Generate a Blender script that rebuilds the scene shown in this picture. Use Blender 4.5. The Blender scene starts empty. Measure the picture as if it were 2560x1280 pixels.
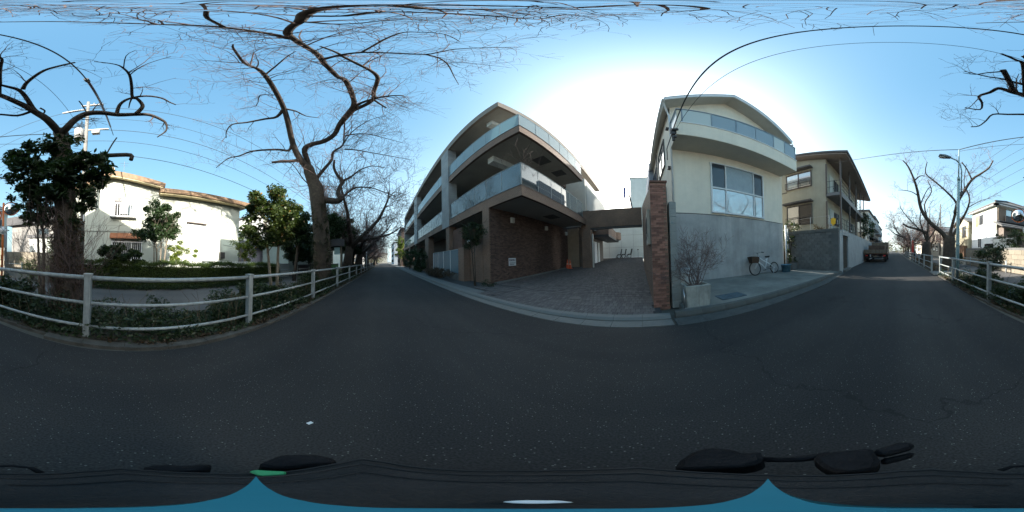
import bpy, math, random
import numpy as np
from mathutils import Vector, Matrix, Euler
R = math.radians
random.seed(7)
rng = np.random.default_rng(7)
S = bpy.context.scene
COL = S.collection
CAMH = 1.4
TILT = R(2.0)

# ---------------------------------------------------------------- camera
cd = bpy.data.cameras.new('camera'); cam = bpy.data.objects.new('camera', cd); COL.objects.link(cam)
cd.type = 'PANO'
try: cd.panorama_type = 'EQUIRECTANGULAR'
except Exception: pass
try: cd.cycles.panorama_type = 'EQUIRECTANGULAR'
except Exception: pass
cam.matrix_world = Matrix.Translation((0, 0, CAMH)) @ Matrix.Rotation(TILT, 4, 'Y') @ Matrix.Rotation(R(45), 4, 'Z') @ Matrix.Rotation(R(90), 4, 'X')
cd.clip_start = 0.01; cd.clip_end = 3000
S.camera = cam

# ---------------------------------------------------------------- sky, sun, exposure
SUN_AZ, SUN_EL = 7.5, 24.0            # azimuth clockwise from +Y
w = bpy.data.worlds.new('World'); S.world = w; w.use_nodes = True
nt = w.node_tree; bg = nt.nodes['Background']
sk = nt.nodes.new('ShaderNodeTexSky'); sk.sky_type = 'NISHITA'; sk.sun_disc = False
sk.sun_elevation = R(SUN_EL); sk.sun_rotation = R(SUN_AZ)
sk.air_density = 1.5; sk.dust_density = 2.0; sk.ozone_density = 3.0
# the little camera's tone response for the sky colour: one curve per channel over the whole dome
sep = nt.nodes.new('ShaderNodeSeparateColor'); com = nt.nodes.new('ShaderNodeCombineColor'); nt.links.new(sk.outputs[0], sep.inputs[0])
for i, (A_, p_) in enumerate(((.94, .63), (1.60, .47), (2.20, .34))):
    a_ = nt.nodes.new('ShaderNodeMath'); a_.operation = 'POWER'; nt.links.new(sep.outputs[i], a_.inputs[0]); a_.inputs[1].default_value = p_
    b_ = nt.nodes.new('ShaderNodeMath'); b_.operation = 'MULTIPLY'; nt.links.new(a_.outputs[0], b_.inputs[0]); b_.inputs[1].default_value = A_
    nt.links.new(b_.outputs[0], com.inputs[i])
def wn(t, **k):
    n = nt.nodes.new(t)
    for a, b in k.items(): setattr(n, a, b)
    return n
def wm(op, a, b=None):
    n = wn('ShaderNodeMath', operation=op)
    for i, q in enumerate((a, b)):
        if q is None: continue
        if isinstance(q, (int, float)): n.inputs[i].default_value = q
        else: nt.links.new(q, n.inputs[i])
    return n.outputs[0]
tcw = wn('ShaderNodeTexCoord'); dt = wn('ShaderNodeVectorMath', operation='DOT_PRODUCT'); nt.links.new(tcw.outputs['Generated'], dt.inputs[0])
dt.inputs[1].default_value = (math.sin(R(SUN_AZ)) * math.cos(R(SUN_EL)), math.cos(R(SUN_AZ)) * math.cos(R(SUN_EL)), math.sin(R(SUN_EL)))
spw = wn('ShaderNodeSeparateXYZ'); nt.links.new(tcw.outputs['Generated'], spw.inputs[0])
dotp = wm('MAXIMUM', dt.outputs['Value'], 0.0)
g1 = wm('MULTIPLY', wm('POWER', dotp, 5.5), 8.5)                      # wide winter-haze aureole round the sun
g2 = wm('MULTIPLY', wm('POWER', dotp, 60.0), 30.0)
half = wm('POWER', wm('ADD', wm('MULTIPLY', dt.outputs['Value'], .5), .5), 2.6)
low = wm('POWER', wm('SUBTRACT', 1.0, wm('MAXIMUM', wm('ABSOLUTE', spw.outputs[2]), 0.0)), 2.4)
g3 = wm('MULTIPLY', wm('MULTIPLY', half, low), 13.5)                   # bright haze low on the sun's side
glow = wm('ADD', wm('ADD', g1, g2), g3)
gc = wn('ShaderNodeVectorMath', operation='SCALE'); gc.inputs[0].default_value = (1.0, .96, .87); nt.links.new(glow, gc.inputs['Scale'])
ga = wn('ShaderNodeVectorMath', operation='ADD'); nt.links.new(com.outputs[0], ga.inputs[0]); nt.links.new(gc.outputs[0], ga.inputs[1])
nt.links.new(ga.outputs[0], bg.inputs[0]); bg.inputs[1].default_value = 0.12
sd = bpy.data.lights.new('sun', 'SUN'); sun = bpy.data.objects.new('sun', sd); COL.objects.link(sun)
sd.energy = 5.0; sd.angle = R(0.5); sd.color = (1.0, .93, .82)
sdir = Vector((math.sin(R(SUN_AZ)) * math.cos(R(SUN_EL)), math.cos(R(SUN_AZ)) * math.cos(R(SUN_EL)), math.sin(R(SUN_EL))))
sun.rotation_euler = sdir.to_track_quat('Z', 'Y').to_euler(); sun.location = (0, 0, 60)
S.view_settings.view_transform = 'Standard'; S.view_settings.look = 'None'
S.view_settings.exposure = 1.42; S.view_settings.gamma = 1.0
S.cycles.max_bounces = 6; S.cycles.transparent_max_bounces = 16
S.cycles.diffuse_bounces = 3; S.cycles.glossy_bounces = 3; S.cycles.use_denoising = True

# ---------------------------------------------------------------- measuring: survey direction -> place
def D(u, v):
    a = (u - 1600) / 2560 * 2 * math.pi; e = math.pi / 2 - v / 1280 * math.pi
    x, y, z = math.sin(a) * math.cos(e), math.cos(a) * math.cos(e), math.sin(e)
    c, s = math.cos(TILT), math.sin(TILT)
    return Vector((x * c + z * s, y, -x * s + z * c))
def PR(u, v, r):                       # at horizontal range r from the survey point
    d = D(u, v); t = r / math.hypot(d.x, d.y); return Vector((d.x * t, d.y * t, CAMH + d.z * t))
def PZ(u, v, z):
    d = D(u, v); t = (z - CAMH) / d.z; return Vector((d.x * t, d.y * t, z))

# ---------------------------------------------------------------- materials
MATS = {}
def newmat(name):
    m = bpy.data.materials.new(name); m.use_nodes = True; MATS[name] = m
    return m, m.node_tree, m.node_tree.nodes['Principled BSDF']
def N(nt, t, **k):
    n = nt.nodes.new(t)
    for a, b in k.items(): setattr(n, a, b)
    return n
def mixc(nt, fac, a, b, mode='MIX'):
    n = nt.nodes.new('ShaderNodeMix'); n.data_type = 'RGBA'; n.blend_type = mode
    for s, i in ((fac, 0), (a, 6), (b, 7)):
        if isinstance(s, (int, float)): n.inputs[i].default_value = s
        elif isinstance(s, tuple): n.inputs[i].default_value = (*s, 1)
        else: nt.links.new(s, n.inputs[i])
    return n.outputs[2]
def ramp(nt, src, a, b, va=0., vb=1.):
    n = nt.nodes.new('ShaderNodeMapRange'); n.inputs[1].default_value = a; n.inputs[2].default_value = b
    n.inputs[3].default_value = va; n.inputs[4].default_value = vb; nt.links.new(src, n.inputs[0]); return n.outputs[0]
def M(name, col, rough=.8, var=.18, scale=2.5, grime=0., gscale=.6, bump=0., bscale=40., metal=0., spec=.5, col2=None, island=0., streak=False):
    if name in MATS: return MATS[name]
    m, nt, b = newmat(name)
    tc = N(nt, 'ShaderNodeTexCoord'); co = tc.outputs['Object']
    n1 = N(nt, 'ShaderNodeTexNoise'); n1.inputs['Scale'].default_value = scale; n1.inputs['Detail'].default_value = 6; n1.inputs['Roughness'].default_value = .65
    nt.links.new(co, n1.inputs['Vector'])
    c2 = col2 or tuple(min(1, c * (1 + var)) for c in col)
    c1 = col if col2 else tuple(c * (1 - var) for c in col)
    out = mixc(nt, ramp(nt, n1.outputs[0], .3, .7), c1, c2)
    if grime:
        n2 = N(nt, 'ShaderNodeTexNoise'); n2.inputs['Scale'].default_value = gscale; n2.inputs['Detail'].default_value = 8; n2.inputs['Roughness'].default_value = .7
        if streak:
            mp = N(nt, 'ShaderNodeMapping'); mp.inputs['Scale'].default_value = (3, 3, .35); nt.links.new(co, mp.inputs[0]); nt.links.new(mp.outputs[0], n2.inputs['Vector'])
        else: nt.links.new(co, n2.inputs['Vector'])
        out = mixc(nt, ramp(nt, n2.outputs[0], .45, .75, 0, grime), out, tuple(c * .45 for c in col))
    if island:
        g = N(nt, 'ShaderNodeNewGeometry'); o = N(nt, 'ShaderNodeObjectInfo')
        ad = N(nt, 'ShaderNodeMath', operation='ADD'); nt.links.new(g.outputs['Random Per Island'], ad.inputs[0]); nt.links.new(o.outputs['Random'], ad.inputs[1])
        fr = N(nt, 'ShaderNodeMath', operation='FRACT'); nt.links.new(ad.outputs[0], fr.inputs[0])
        hv = N(nt, 'ShaderNodeHueSaturation'); nt.links.new(out, hv.inputs['Color'])
        nt.links.new(ramp(nt, fr.outputs[0], 0, 1, 1 - island, 1 + island), hv.inputs['Value']); out = hv.outputs[0]
    nt.links.new(out, b.inputs['Base Color'])
    b.inputs['Roughness'].default_value = rough; b.inputs['Metallic'].default_value = metal
    b.inputs['Specular IOR Level'].default_value = spec
    if bump:
        n3 = N(nt, 'ShaderNodeTexNoise'); n3.inputs['Scale'].default_value = bscale; n3.inputs['Detail'].default_value = 4
        nt.links.new(co, n3.inputs['Vector'])
        bp = N(nt, 'ShaderNodeBump'); bp.inputs['Strength'].default_value = bump; bp.inputs['Distance'].default_value = .02
        nt.links.new(n3.outputs[0], bp.inputs['Height']); nt.links.new(bp.outputs[0], b.inputs['Normal'])
    return m

def asphalt(name, base, speck=.35, cracks=True):
    m, nt, b = newmat(name)
    co = N(nt, 'ShaderNodeTexCoord').outputs['Object']
    n1 = N(nt, 'ShaderNodeTexNoise'); n1.inputs['Scale'].default_value = .45; n1.inputs['Detail'].default_value = 7; nt.links.new(co, n1.inputs['Vector'])
    c = mixc(nt, ramp(nt, n1.outputs[0], .3, .72), tuple(x * .78 for x in base), tuple(x * 1.22 for x in base))
    n2 = N(nt, 'ShaderNodeTexNoise'); n2.inputs['Scale'].default_value = 95; n2.inputs['Detail'].default_value = 3; nt.links.new(co, n2.inputs['Vector'])
    c = mixc(nt, ramp(nt, n2.outputs[0], .35, .68), mixc(nt, 1., c, (.62, .62, .62), 'MULTIPLY'), mixc(nt, 1., c, (1.45, 1.45, 1.5), 'MULTIPLY'))
    v = N(nt, 'ShaderNodeTexVoronoi'); v.inputs['Scale'].default_value = 70; nt.links.new(co, v.inputs['Vector'])
    sp = N(nt, 'ShaderNodeSeparateColor'); nt.links.new(v.outputs['Color'], sp.inputs[0])
    near = N(nt, 'ShaderNodeMath', operation='LESS_THAN'); nt.links.new(v.outputs['Distance'], near.inputs[0]); near.inputs[1].default_value = .26
    few = N(nt, 'ShaderNodeMath', operation='GREATER_THAN'); nt.links.new(sp.outputs[0], few.inputs[0]); few.inputs[1].default_value = .9
    mu = N(nt, 'ShaderNodeMath', operation='MULTIPLY'); nt.links.new(near.outputs[0], mu.inputs[0]); nt.links.new(few.outputs[0], mu.inputs[1])
    mu2 = N(nt, 'ShaderNodeMath', operation='MULTIPLY'); nt.links.new(mu.outputs[0], mu2.inputs[0]); mu2.inputs[1].default_value = speck * 1.6
    if cracks:
        mp = N(nt, 'ShaderNodeMapping'); mp.inputs['Scale'].default_value = (.05, 1.1, 1); nt.links.new(co, mp.inputs[0])
        nl = N(nt, 'ShaderNodeTexNoise'); nl.inputs['Scale'].default_value = 1.0; nl.inputs['Detail'].default_value = 5; nt.links.new(mp.outputs[0], nl.inputs['Vector'])
        c = mixc(nt, ramp(nt, nl.outputs[0], .35, .7), mixc(nt, 1., c, (.80, .81, .84), 'MULTIPLY'), mixc(nt, 1., c, (1.3, 1.27, 1.22), 'MULTIPLY'))
        vp = N(nt, 'ShaderNodeTexNoise'); vp.inputs['Scale'].default_value = 2.3; vp.inputs['Detail'].default_value = 9; vp.inputs['Roughness'].default_value = .75; nt.links.new(co, vp.inputs['Vector'])
        c = mixc(nt, ramp(nt, vp.outputs[0], .62, .78, 0, .6), c, tuple(x * .5 for x in base))
    c = mixc(nt, mu2.outputs[0], c, (.38, .37, .34))
    if cracks:
        wv = N(nt, 'ShaderNodeTexVoronoi'); wv.feature = 'DISTANCE_TO_EDGE'; wv.inputs['Scale'].default_value = .16
        dn = N(nt, 'ShaderNodeTexNoise'); dn.inputs['Scale'].default_value = 1.7; dn.inputs['Detail'].default_value = 5; nt.links.new(co, dn.inputs['Vector'])
        ds = N(nt, 'ShaderNodeVectorMath', operation='SCALE'); nt.links.new(dn.outputs['Color'], ds.inputs[0]); ds.inputs['Scale'].default_value = .9
        ad = N(nt, 'ShaderNodeVectorMath', operation='ADD'); nt.links.new(co, ad.inputs[0]); nt.links.new(ds.outputs[0], ad.inputs[1]); nt.links.new(ad.outputs[0], wv.inputs['Vector'])
        c = mixc(nt, ramp(nt, wv.outputs['Distance'], .0006, .0026, .55, 0.), c, tuple(x * .35 for x in base))
    nt.links.new(c, b.inputs['Base Color']); b.inputs['Roughness'].default_value = .86; b.inputs['Specular IOR Level'].default_value = .35
    bp = N(nt, 'ShaderNodeBump'); bp.inputs['Strength'].default_value = .5; bp.inputs['Distance'].default_value = .01
    nt.links.new(n2.outputs[0], bp.inputs['Height']); nt.links.new(bp.outputs[0], b.inputs['Normal'])
    return m

def brickface(name, c1, c2, mort, w_=.22, h_=.07, axis='xz', bias=0.):
    m, nt, b = newmat(name)
    co = N(nt, 'ShaderNodeTexCoord').outputs['Object']; sx = N(nt, 'ShaderNodeSeparateXYZ'); nt.links.new(co, sx.inputs[0])
    ad = N(nt, 'ShaderNodeMath', operation='ADD'); nt.links.new(sx.outputs[0], ad.inputs[0]); nt.links.new(sx.outputs[1], ad.inputs[1])
    cx = N(nt, 'ShaderNodeCombineXYZ'); nt.links.new(ad.outputs[0], cx.inputs[0]); nt.links.new(sx.outputs[2], cx.inputs[1])
    br = N(nt, 'ShaderNodeTexBrick'); br.inputs['Scale'].default_value = 1; br.inputs['Brick Width'].default_value = w_; br.inputs['Row Height'].default_value = h_
    br.inputs['Mortar Size'].default_value = .006; br.inputs['Color1'].default_value = (*c1, 1); br.inputs['Color2'].default_value = (*c2, 1); br.inputs['Mortar'].default_value = (*mort, 1); br.inputs['Bias'].default_value = bias
    nt.links.new(cx.outputs[0], br.inputs['Vector'])
    n1 = N(nt, 'ShaderNodeTexNoise'); n1.inputs['Scale'].default_value = .8; n1.inputs['Detail'].default_value = 7; nt.links.new(co, n1.inputs['Vector'])
    c = mixc(nt, 1., br.outputs['Color'], mixc(nt, ramp(nt, n1.outputs[0], .3, .75), (1.1, 1.08, 1.05), (.7, .7, .7)), 'MULTIPLY')
    nt.links.new(c, b.inputs['Base Color']); b.inputs['Roughness'].default_value = .75
    bp = N(nt, 'ShaderNodeBump'); bp.inputs['Strength'].default_value = .4; bp.inputs['Distance'].default_value = .01; bp.invert = True
    nt.links.new(br.outputs['Fac'], bp.inputs['Height']); nt.links.new(bp.outputs[0], b.inputs['Normal'])
    return m

def leafmat(name, c1, c2, c3=None):
    m, nt, b = newmat(name)
    g = N(nt, 'ShaderNodeNewGeometry'); o = N(nt, 'ShaderNodeObjectInfo')
    ad = N(nt, 'ShaderNodeMath', operation='ADD'); nt.links.new(g.outputs['Random Per Island'], ad.inputs[0]); nt.links.new(o.outputs['Random'], ad.inputs[1])
    fr = N(nt, 'ShaderNodeMath', operation='FRACT'); nt.links.new(ad.outputs[0], fr.inputs[0])
    c = mixc(nt, fr.outputs[0], c1, c2)
    if c3: c = mixc(nt, ramp(nt, fr.outputs[0], .975, .985), c, c3)
    nt.links.new(c, b.inputs['Base Color']); b.inputs['Roughness'].default_value = .42; b.inputs['Specular IOR Level'].default_value = .4
    tr = N(nt, 'ShaderNodeBsdfTranslucent'); nt.links.new(mixc(nt, 1., c, (1.6, 1.8, .7), 'MULTIPLY'), tr.inputs[0])
    ms = N(nt, 'ShaderNodeMixShader'); ms.inputs[0].default_value = .22
    nt.links.new(b.outputs[0], ms.inputs[1]); nt.links.new(tr.outputs[0], ms.inputs[2])
    nt.links.new(ms.outputs[0], nt.nodes['Material Output'].inputs[0])
    return m

def glassmat(name, tint, base, solid, rough=.05, ior=1.5):
    m, nt, b = newmat(name)
    b.inputs['Base Color'].default_value = (*base, 1); b.inputs['Roughness'].default_value = rough; b.inputs['IOR'].default_value = ior
    t = N(nt, 'ShaderNodeBsdfTransparent'); t.inputs[0].default_value = (*tint, 1)
    ms = N(nt, 'ShaderNodeMixShader')
    lw = N(nt, 'ShaderNodeFresnel'); lw.inputs[0].default_value = ior
    nt.links.new(ramp(nt, lw.outputs[0], 0, 1, solid, 1), ms.inputs[0])
    nt.links.new(t.outputs[0], ms.inputs[1]); nt.links.new(b.outputs[0], ms.inputs[2])
    nt.links.new(ms.outputs[0], nt.nodes['Material Output'].inputs[0])
    return m

asp = asphalt('asphalt', (.030, .0285, .027), speck=.24)
asp2 = asphalt('path_asphalt', (.11, .105, .10), speck=.15)
conc = M('concrete', (.15, .15, .14), .9, .2, 3, .5, 1.2, .5, 60)
concd = M('concrete_dark', (.15, .15, .145), .9, .25, 3, .6, 1.5, .5, 60)
kerbm = M('kerb_concrete', (.165, .165, .155), .9, .15, 4, .5, 2, .4, 70)
soil = M('soil', (.055, .045, .033), .95, .4, 5, .3, 2, .8, 30)
paver = M('paver', (.092, .083, .082), .85, .3, 6, .3, 2, .3, 60, island=.28)
grout = M('grout', (.05, .05, .05), .95, .2)
brickm = M('brick', (.25, .105, .075), .8, .25, 8, .25, 2, .4, 70, col2=(.36, .19, .14), island=.4)
brickdk = M('brick_dark', (.115, .07, .055), .8, .3, 8, .3, 1.2, .4, 70, col2=(.175, .105, .08), island=.35)
tilebr = brickface('tile_brown', (.28, .175, .125), (.34, .215, .155), (.13, .09, .07), .10, .05)
tilelt = brickface('tile_pale', (.33, .33, .33), (.38, .38, .38), (.2, .2, .2), 3.0, .11)
soffit = M('soffit', (.36, .34, .30), .9, .1, .8, .3, .5)
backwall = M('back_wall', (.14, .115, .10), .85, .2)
plast = M('plaster_cream', (.82, .75, .63), .85, .06, 1.5, .2, .5, .35, 55, streak=True)
plastg = M('plaster_grey', (.41, .405, .395), .9, .2, 1.3, .6, .45, .4, 55, streak=True)
plastw = M('plaster_white', (.50, .52, .46), .85, .05, 1.5, .15, .6, .3, 60, streak=True)
plastc = M('plaster_yellow', (.36, .345, .28), .85, .07, 1.5, .25, .6, .3, 60, streak=True)
whitew = M('white_wall', (.62, .64, .62), .8, .06, 1, .2, .4, streak=True)
whitep = M('white_paint', (.72, .73, .74), .45, .05, 5, .1, 3)
siding = M('siding_white', (.60, .63, .66), .6, .06, 3, .15, 1)
fencem = M('fence_paint', (.34, .37, .375), .45, .15, 9, .75, 7, streak=True)
steel = M('steel', (.5, .5, .5), .3, .1, metal=.9)
darkm = M('dark_metal', (.06, .055, .055), .5, .2, 8)
brownm = M('brown_metal', (.10, .075, .065), .5, .2, 8)
black = M('black_rubber', (.02, .02, .02), .7, .2)
roofd = M('roof_dark', (.07, .07, .075), .7, .2, 3)
rooft = M('roof_tile', (.14, .135, .13), .7, .25, 3)
wood = M('wood_fascia', (.22, .135, .075), .7, .25, 5, .4, 2)
woody = M('fascia_cream', (.45, .38, .22), .7, .1)
tan = M('shutter_tan', (.42, .27, .14), .6, .12, 6)
tanb = M('shutter_brown', (.17, .12, .085), .6, .12, 6)
barkm = M('bark', (.04, .031, .025), .95, .3, 6, .5, 9, 1., 30, col2=(.095, .074, .055))
barkp = M('bark_pale', (.19, .16, .12), .9, .25, 6, .4, 8, .8, 30)
twigm = M('twig', (.13, .085, .075), .9, .2, 8)
bluepole = M('pole_paint', (.27, .40, .42), .5, .08, 5, .25, 4)
orange = M('orange_paint', (.62, .16, .03), .5, .1, 5)
conem = M('cone_orange', (.75, .09, .02), .5, .1)
yellow = M('sign_yellow', (.75, .45, .02), .5, .05)
redm = M('red_paint', (.55, .04, .03), .5, .1)
blockm = M('block_concrete', (.20, .195, .185), .95, .35, 3, .8, 1.4, .6, 50, island=.18)
blockt = M('block_tan', (.24, .21, .165), .95, .2, 3, .5, 1.2, .5, 50, island=.1)
blockg = M('block_post', (.36, .37, .35), .95, .2, 4, .4, 2, .5, 50, island=.08)
wicker = M('wicker', (.075, .042, .025), .8, .4, 30)
teal = M('teal_shell', (.004, .145, .20), .4, .05, 30)
cloth = M('black_cloth', (.020, .020, .021), .9, .25, 14, .3, 6, .5, 160)
piping = M('piping_black', (.008, .008, .009), .6, .2)
vinyl = M('vinyl_black', (.012, .0115, .013), .8, .4, 12, .4, 8, .6, 60, spec=.2)
green = M('tag_green', (.03, .26, .10), .6, .1)
weath = M('weathered_panel', (.19, .145, .105), .8, .3, 4, .6, 2, streak=True)
bluet = M('blue_tub', (.10, .22, .30), .5, .4, 6, .4, 4)
bluemat = M('blue_mat', (.07, .10, .12), .9, .3, 6)
pot = M('planter_concrete', (.42, .42, .38), .95, .25, 4, .7, 3, .5, 50, streak=True)
gravelm = M('site_ground', (.10, .095, .08), .95, .3, 1.5, .4, .3, .6, 30)
win = M('window_glass', (.055, .075, .09), .04, .1, 1., spec=1.); win.node_tree.nodes['Principled BSDF'].inputs['IOR'].default_value = 2.6
winl = M('window_curtain', (.36, .43, .46), .04, .12, 3., spec=1.); winl.node_tree.nodes['Principled BSDF'].inputs['IOR'].default_value = 2.5
wside = M('window_side', (.05, .06, .075), .05, .1, 1., spec=.8)
winc = M('window_blind', (.30, .36, .40), .25, .12, 3., spec=.6)
wind = M('window_dark', (.02, .02, .022), .08, .1, spec=.6)
frost = glassmat('rail_glass', (.66, .76, .78), (.42, .52, .55), .55, .06, 1.55)
clearg = glassmat('clear_glass', (.80, .88, .90), (.14, .17, .18), .5, .015, 2.7)
fgl = glassmat('fence_glass', (.4, .5, .52), (.20, .28, .32), .8, .25, 1.5)
clear2 = glassmat('balcony_glass', (.86, .93, .96), (.50, .60, .66), .45, .03, 2.2)
frost2 = glassmat('frosted_panel', (.7, .8, .8), (.62, .68, .66), .85, .2, 1.4)
milk = M('lamp_glass', (.62, .60, .55), .4, .03)
mirr = M('mirror_glass', (.8, .8, .8), .03, 0., metal=1.)
lf_dark = leafmat('leaf_dark', (.016, .034, .013), (.038, .068, .024))
lf_mid = leafmat('leaf_mid', (.020, .038, .012), (.065, .092, .022), (.26, .15, .04))
lf_ylw = leafmat('leaf_bright', (.07, .12, .02), (.17, .20, .03))
lf_ivy = leafmat('leaf_ivy', (.014, .028, .012), (.042, .066, .025))
lf_dry = leafmat('leaf_dry', (.05, .032, .02), (.12, .075, .045))

# ---------------------------------------------------------------- mesh helpers
ORG = {}
def worg(o):
    v = Vector((0, 0, 0))
    while o is not None: v = v + ORG.get(o.name, Vector((0, 0, 0))); o = o.parent
    return v
def root(name, label, cat, loc=(0, 0, 0), group=None, kind=None):
    o = bpy.data.objects.new(name, None); COL.objects.link(o); o.location = loc; ORG[o.name] = Vector(loc)
    o.empty_display_size = .2
    o['label'] = label; o['category'] = cat
    if group: o['group'] = group
    if kind: o['kind'] = kind
    return o
def tag(o, label, cat=None, group=None, kind=None):
    o['label'] = label
    if cat: o['category'] = cat
    if group: o['group'] = group
    if kind: o['kind'] = kind
    return o
class MB:
    def __init__(s): s.v = []; s.f = []; s.seg = []
    def quad(s, a, b, c, d):
        s.seg.append((len(s.v), len(s.f)))
        n = len(s.v); s.v += [tuple(a), tuple(b), tuple(c), tuple(d)]; s.f.append((n, n + 1, n + 2, n + 3)); return s
    def box(s, x0, x1, y0, y1, z0, z1):
        s.seg.append((len(s.v), len(s.f)))
        if x1 < x0: x0, x1 = x1, x0
        if y1 < y0: y0, y1 = y1, y0
        if z1 < z0: z0, z1 = z1, z0
        n = len(s.v)
        s.v += [(x0, y0, z0), (x1, y0, z0), (x1, y1, z0), (x0, y1, z0), (x0, y0, z1), (x1, y0, z1), (x1, y1, z1), (x0, y1, z1)]
        s.f += [(n, n + 3, n + 2, n + 1), (n + 4, n + 5, n + 6, n + 7), (n, n + 1, n + 5, n + 4), (n + 1, n + 2, n + 6, n + 5), (n + 2, n + 3, n + 7, n + 6), (n + 3, n, n + 4, n + 7)]
        return s
    def fb(s, face, a0, a1, z0, z1, d0, d1):       # box on a facade: face = (axis, plane, outward sign)
        ax, p, sg = face; q0, q1 = p + sg * d0, p + sg * d1
        return s.box(a0, a1, q0, q1, z0, z1) if ax == 'y' else s.box(q0, q1, a0, a1, z0, z1)
    def prism(s, poly, ax, t0, t1):                 # polygon (2-D) pushed along an axis
        s.seg.append((len(s.v), len(s.f)))
        n = len(s.v); k = len(poly)
        def P(p, t): return {'x': (t, p[0], p[1]), 'y': (p[0], t, p[1]), 'z': (p[0], p[1], t)}[ax]
        s.v += [P(p, t0) for p in poly] + [P(p, t1) for p in poly]
        s.f.append(tuple(range(n, n + k))); s.f.append(tuple(range(n + 2 * k - 1, n + k - 1, -1)))
        for i in range(k):
            j = (i + 1) % k; s.f.append((n + i, n + k + i, n + k + j, n + j))
        return s
    def tube(s, pts, rad, k=6, cap=True):
        s.seg.append((len(s.v), len(s.f)))
        pts = [Vector(p) for p in pts]
        if not hasattr(rad, '__len__'): rad = [rad] * len(pts)
        n0 = len(s.v); ref = None
        for i, p in enumerate(pts):
            t = (pts[min(i + 1, len(pts) - 1)] - pts[max(i - 1, 0)])
            if t.length < 1e-9: t = Vector((0, 0, 1))
            t.normalize()
            if ref is None: ref = Vector((0, 0, 1)) if abs(t.z) < .9 else Vector((1, 0, 0))
            a = t.cross(ref).normalized() if t.cross(ref).length > 1e-6 else t.orthogonal().normalized()
            b = a.cross(t); ref = b if False else ref
            ref = b
            a = t.cross(ref).normalized(); b = a.cross(t)
            for j in range(k):
                th = 2 * math.pi * j / k; q = p + (a * math.cos(th) + b * math.sin(th)) * rad[i]; s.v.append((q.x, q.y, q.z))
        for i in range(len(pts) - 1):
            for j in range(k):
                j2 = (j + 1) % k; s.f.append((n0 + i * k + j, n0 + i * k + j2, n0 + (i + 1) * k + j2, n0 + (i + 1) * k + j))
        if cap:
            s.f.append(tuple(n0 + j for j in range(k - 1, -1, -1))); e = n0 + (len(pts) - 1) * k; s.f.append(tuple(e + j for j in range(k)))
        return s
    def lathe(s, prof, c=(0, 0, 0), k=20, ax='z'):
        s.seg.append((len(s.v), len(s.f)))
        n0 = len(s.v)
        for r, h in prof:
            for j in range(k):
                th = 2 * math.pi * j / k; a, b = r * math.cos(th), r * math.sin(th)
                p = {'z': (a, b, h), 'y': (a, h, b), 'x': (h, a, b)}[ax]; s.v.append((c[0] + p[0], c[1] + p[1], c[2] + p[2]))
        for i in range(len(prof) - 1):
            for j in range(k):
                j2 = (j + 1) % k; s.f.append((n0 + i * k + j, n0 + i * k + j2, n0 + (i + 1) * k + j2, n0 + (i + 1) * k + j))
        return s
    def torus(s, c, R_, r, ax='y', k=28, m=6):
        s.seg.append((len(s.v), len(s.f)))
        n0 = len(s.v)
        for i in range(k):
            th = 2 * math.pi * i / k
            for j in range(m):
                ph = 2 * math.pi * j / m; q = R_ + r * math.cos(ph); a, b, h = q * math.cos(th), q * math.sin(th), r * math.sin(ph)
                p = {'z': (a, b, h), 'y': (a, h, b), 'x': (h, a, b)}[ax]; s.v.append((c[0] + p[0], c[1] + p[1], c[2] + p[2]))
        for i in range(k):
            for j in range(m):
                i2, j2 = (i + 1) % k, (j + 1) % m; s.f.append((n0 + i * m + j, n0 + i2 * m + j, n0 + i2 * m + j2, n0 + i * m + j2))
        return s
    def mesh(s, name, mat, org=Vector((0, 0, 0)), smooth=False):
        me = bpy.data.meshes.new(name)
        me.from_pydata([(a - org.x, b - org.y, c - org.z) for a, b, c in s.v], [], s.f)
        me.materials.append(mat); me.update()
        if smooth: me.shade_smooth()
        return me
    def build(s, name, mat, parent=None, smooth=False, bevel=0., kind=None, each=False):
        if each:                                    # every primitive an object of its own
            sg = s.seg + [(len(s.v), len(s.f))]; o = None
            for (v0, f0), (v1, f1) in zip(sg[:-1], sg[1:]):
                q = MB(); q.v = s.v[v0:v1]; q.f = [tuple(i - v0 for i in f) for f in s.f[f0:f1]]; o = q.build(name, mat, parent, smooth, bevel, kind)
            return o
        org = worg(parent) if parent is not None else Vector((0, 0, 0))
        o = bpy.data.objects.new(name, s.mesh(name, mat, org, smooth)); COL.objects.link(o)
        if parent is not None: o.parent = parent
        if bevel:
            b = o.modifiers.new('bevel', 'BEVEL'); b.width = bevel; b.segments = 1; b.limit_method = 'ANGLE'
        if kind: o['kind'] = kind
        return o
from mathutils import noise as mnoise
def roughen(mb, amp, sc, zsc=.4):
    out = []
    for x, y, z in mb.v:
        n = mnoise.noise_vector(Vector((x * sc, y * sc, z * sc * zsc))) + mnoise.noise_vector(Vector((x * sc * 3, y * sc * 3, z * sc * zsc * 2))) * .45
        out.append((x + n.x * amp, y + n.y * amp, z + n.z * amp * .3))
    mb.v = out; return mb
def struct(name, mb, mat, label=None, smooth=False):
    o = mb.build(name, mat, None, smooth); o['kind'] = 'structure'
    if label: o['label'] = label
    return o
def thing(name, mb, mat, label, cat, group=None, smooth=False, bevel=0., kind=None):
    o = mb.build(name, mat, None, smooth, bevel); return tag(o, label, cat, group, kind)
def pieces(name, me, locs, parent, rots=None):
    org = worg(parent)
    for i, p in enumerate(locs):
        o = bpy.data.objects.new(name, me); COL.objects.link(o); o.parent = parent; o.location = Vector(p) - org
        if rots: o.rotation_euler = rots[i]
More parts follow.
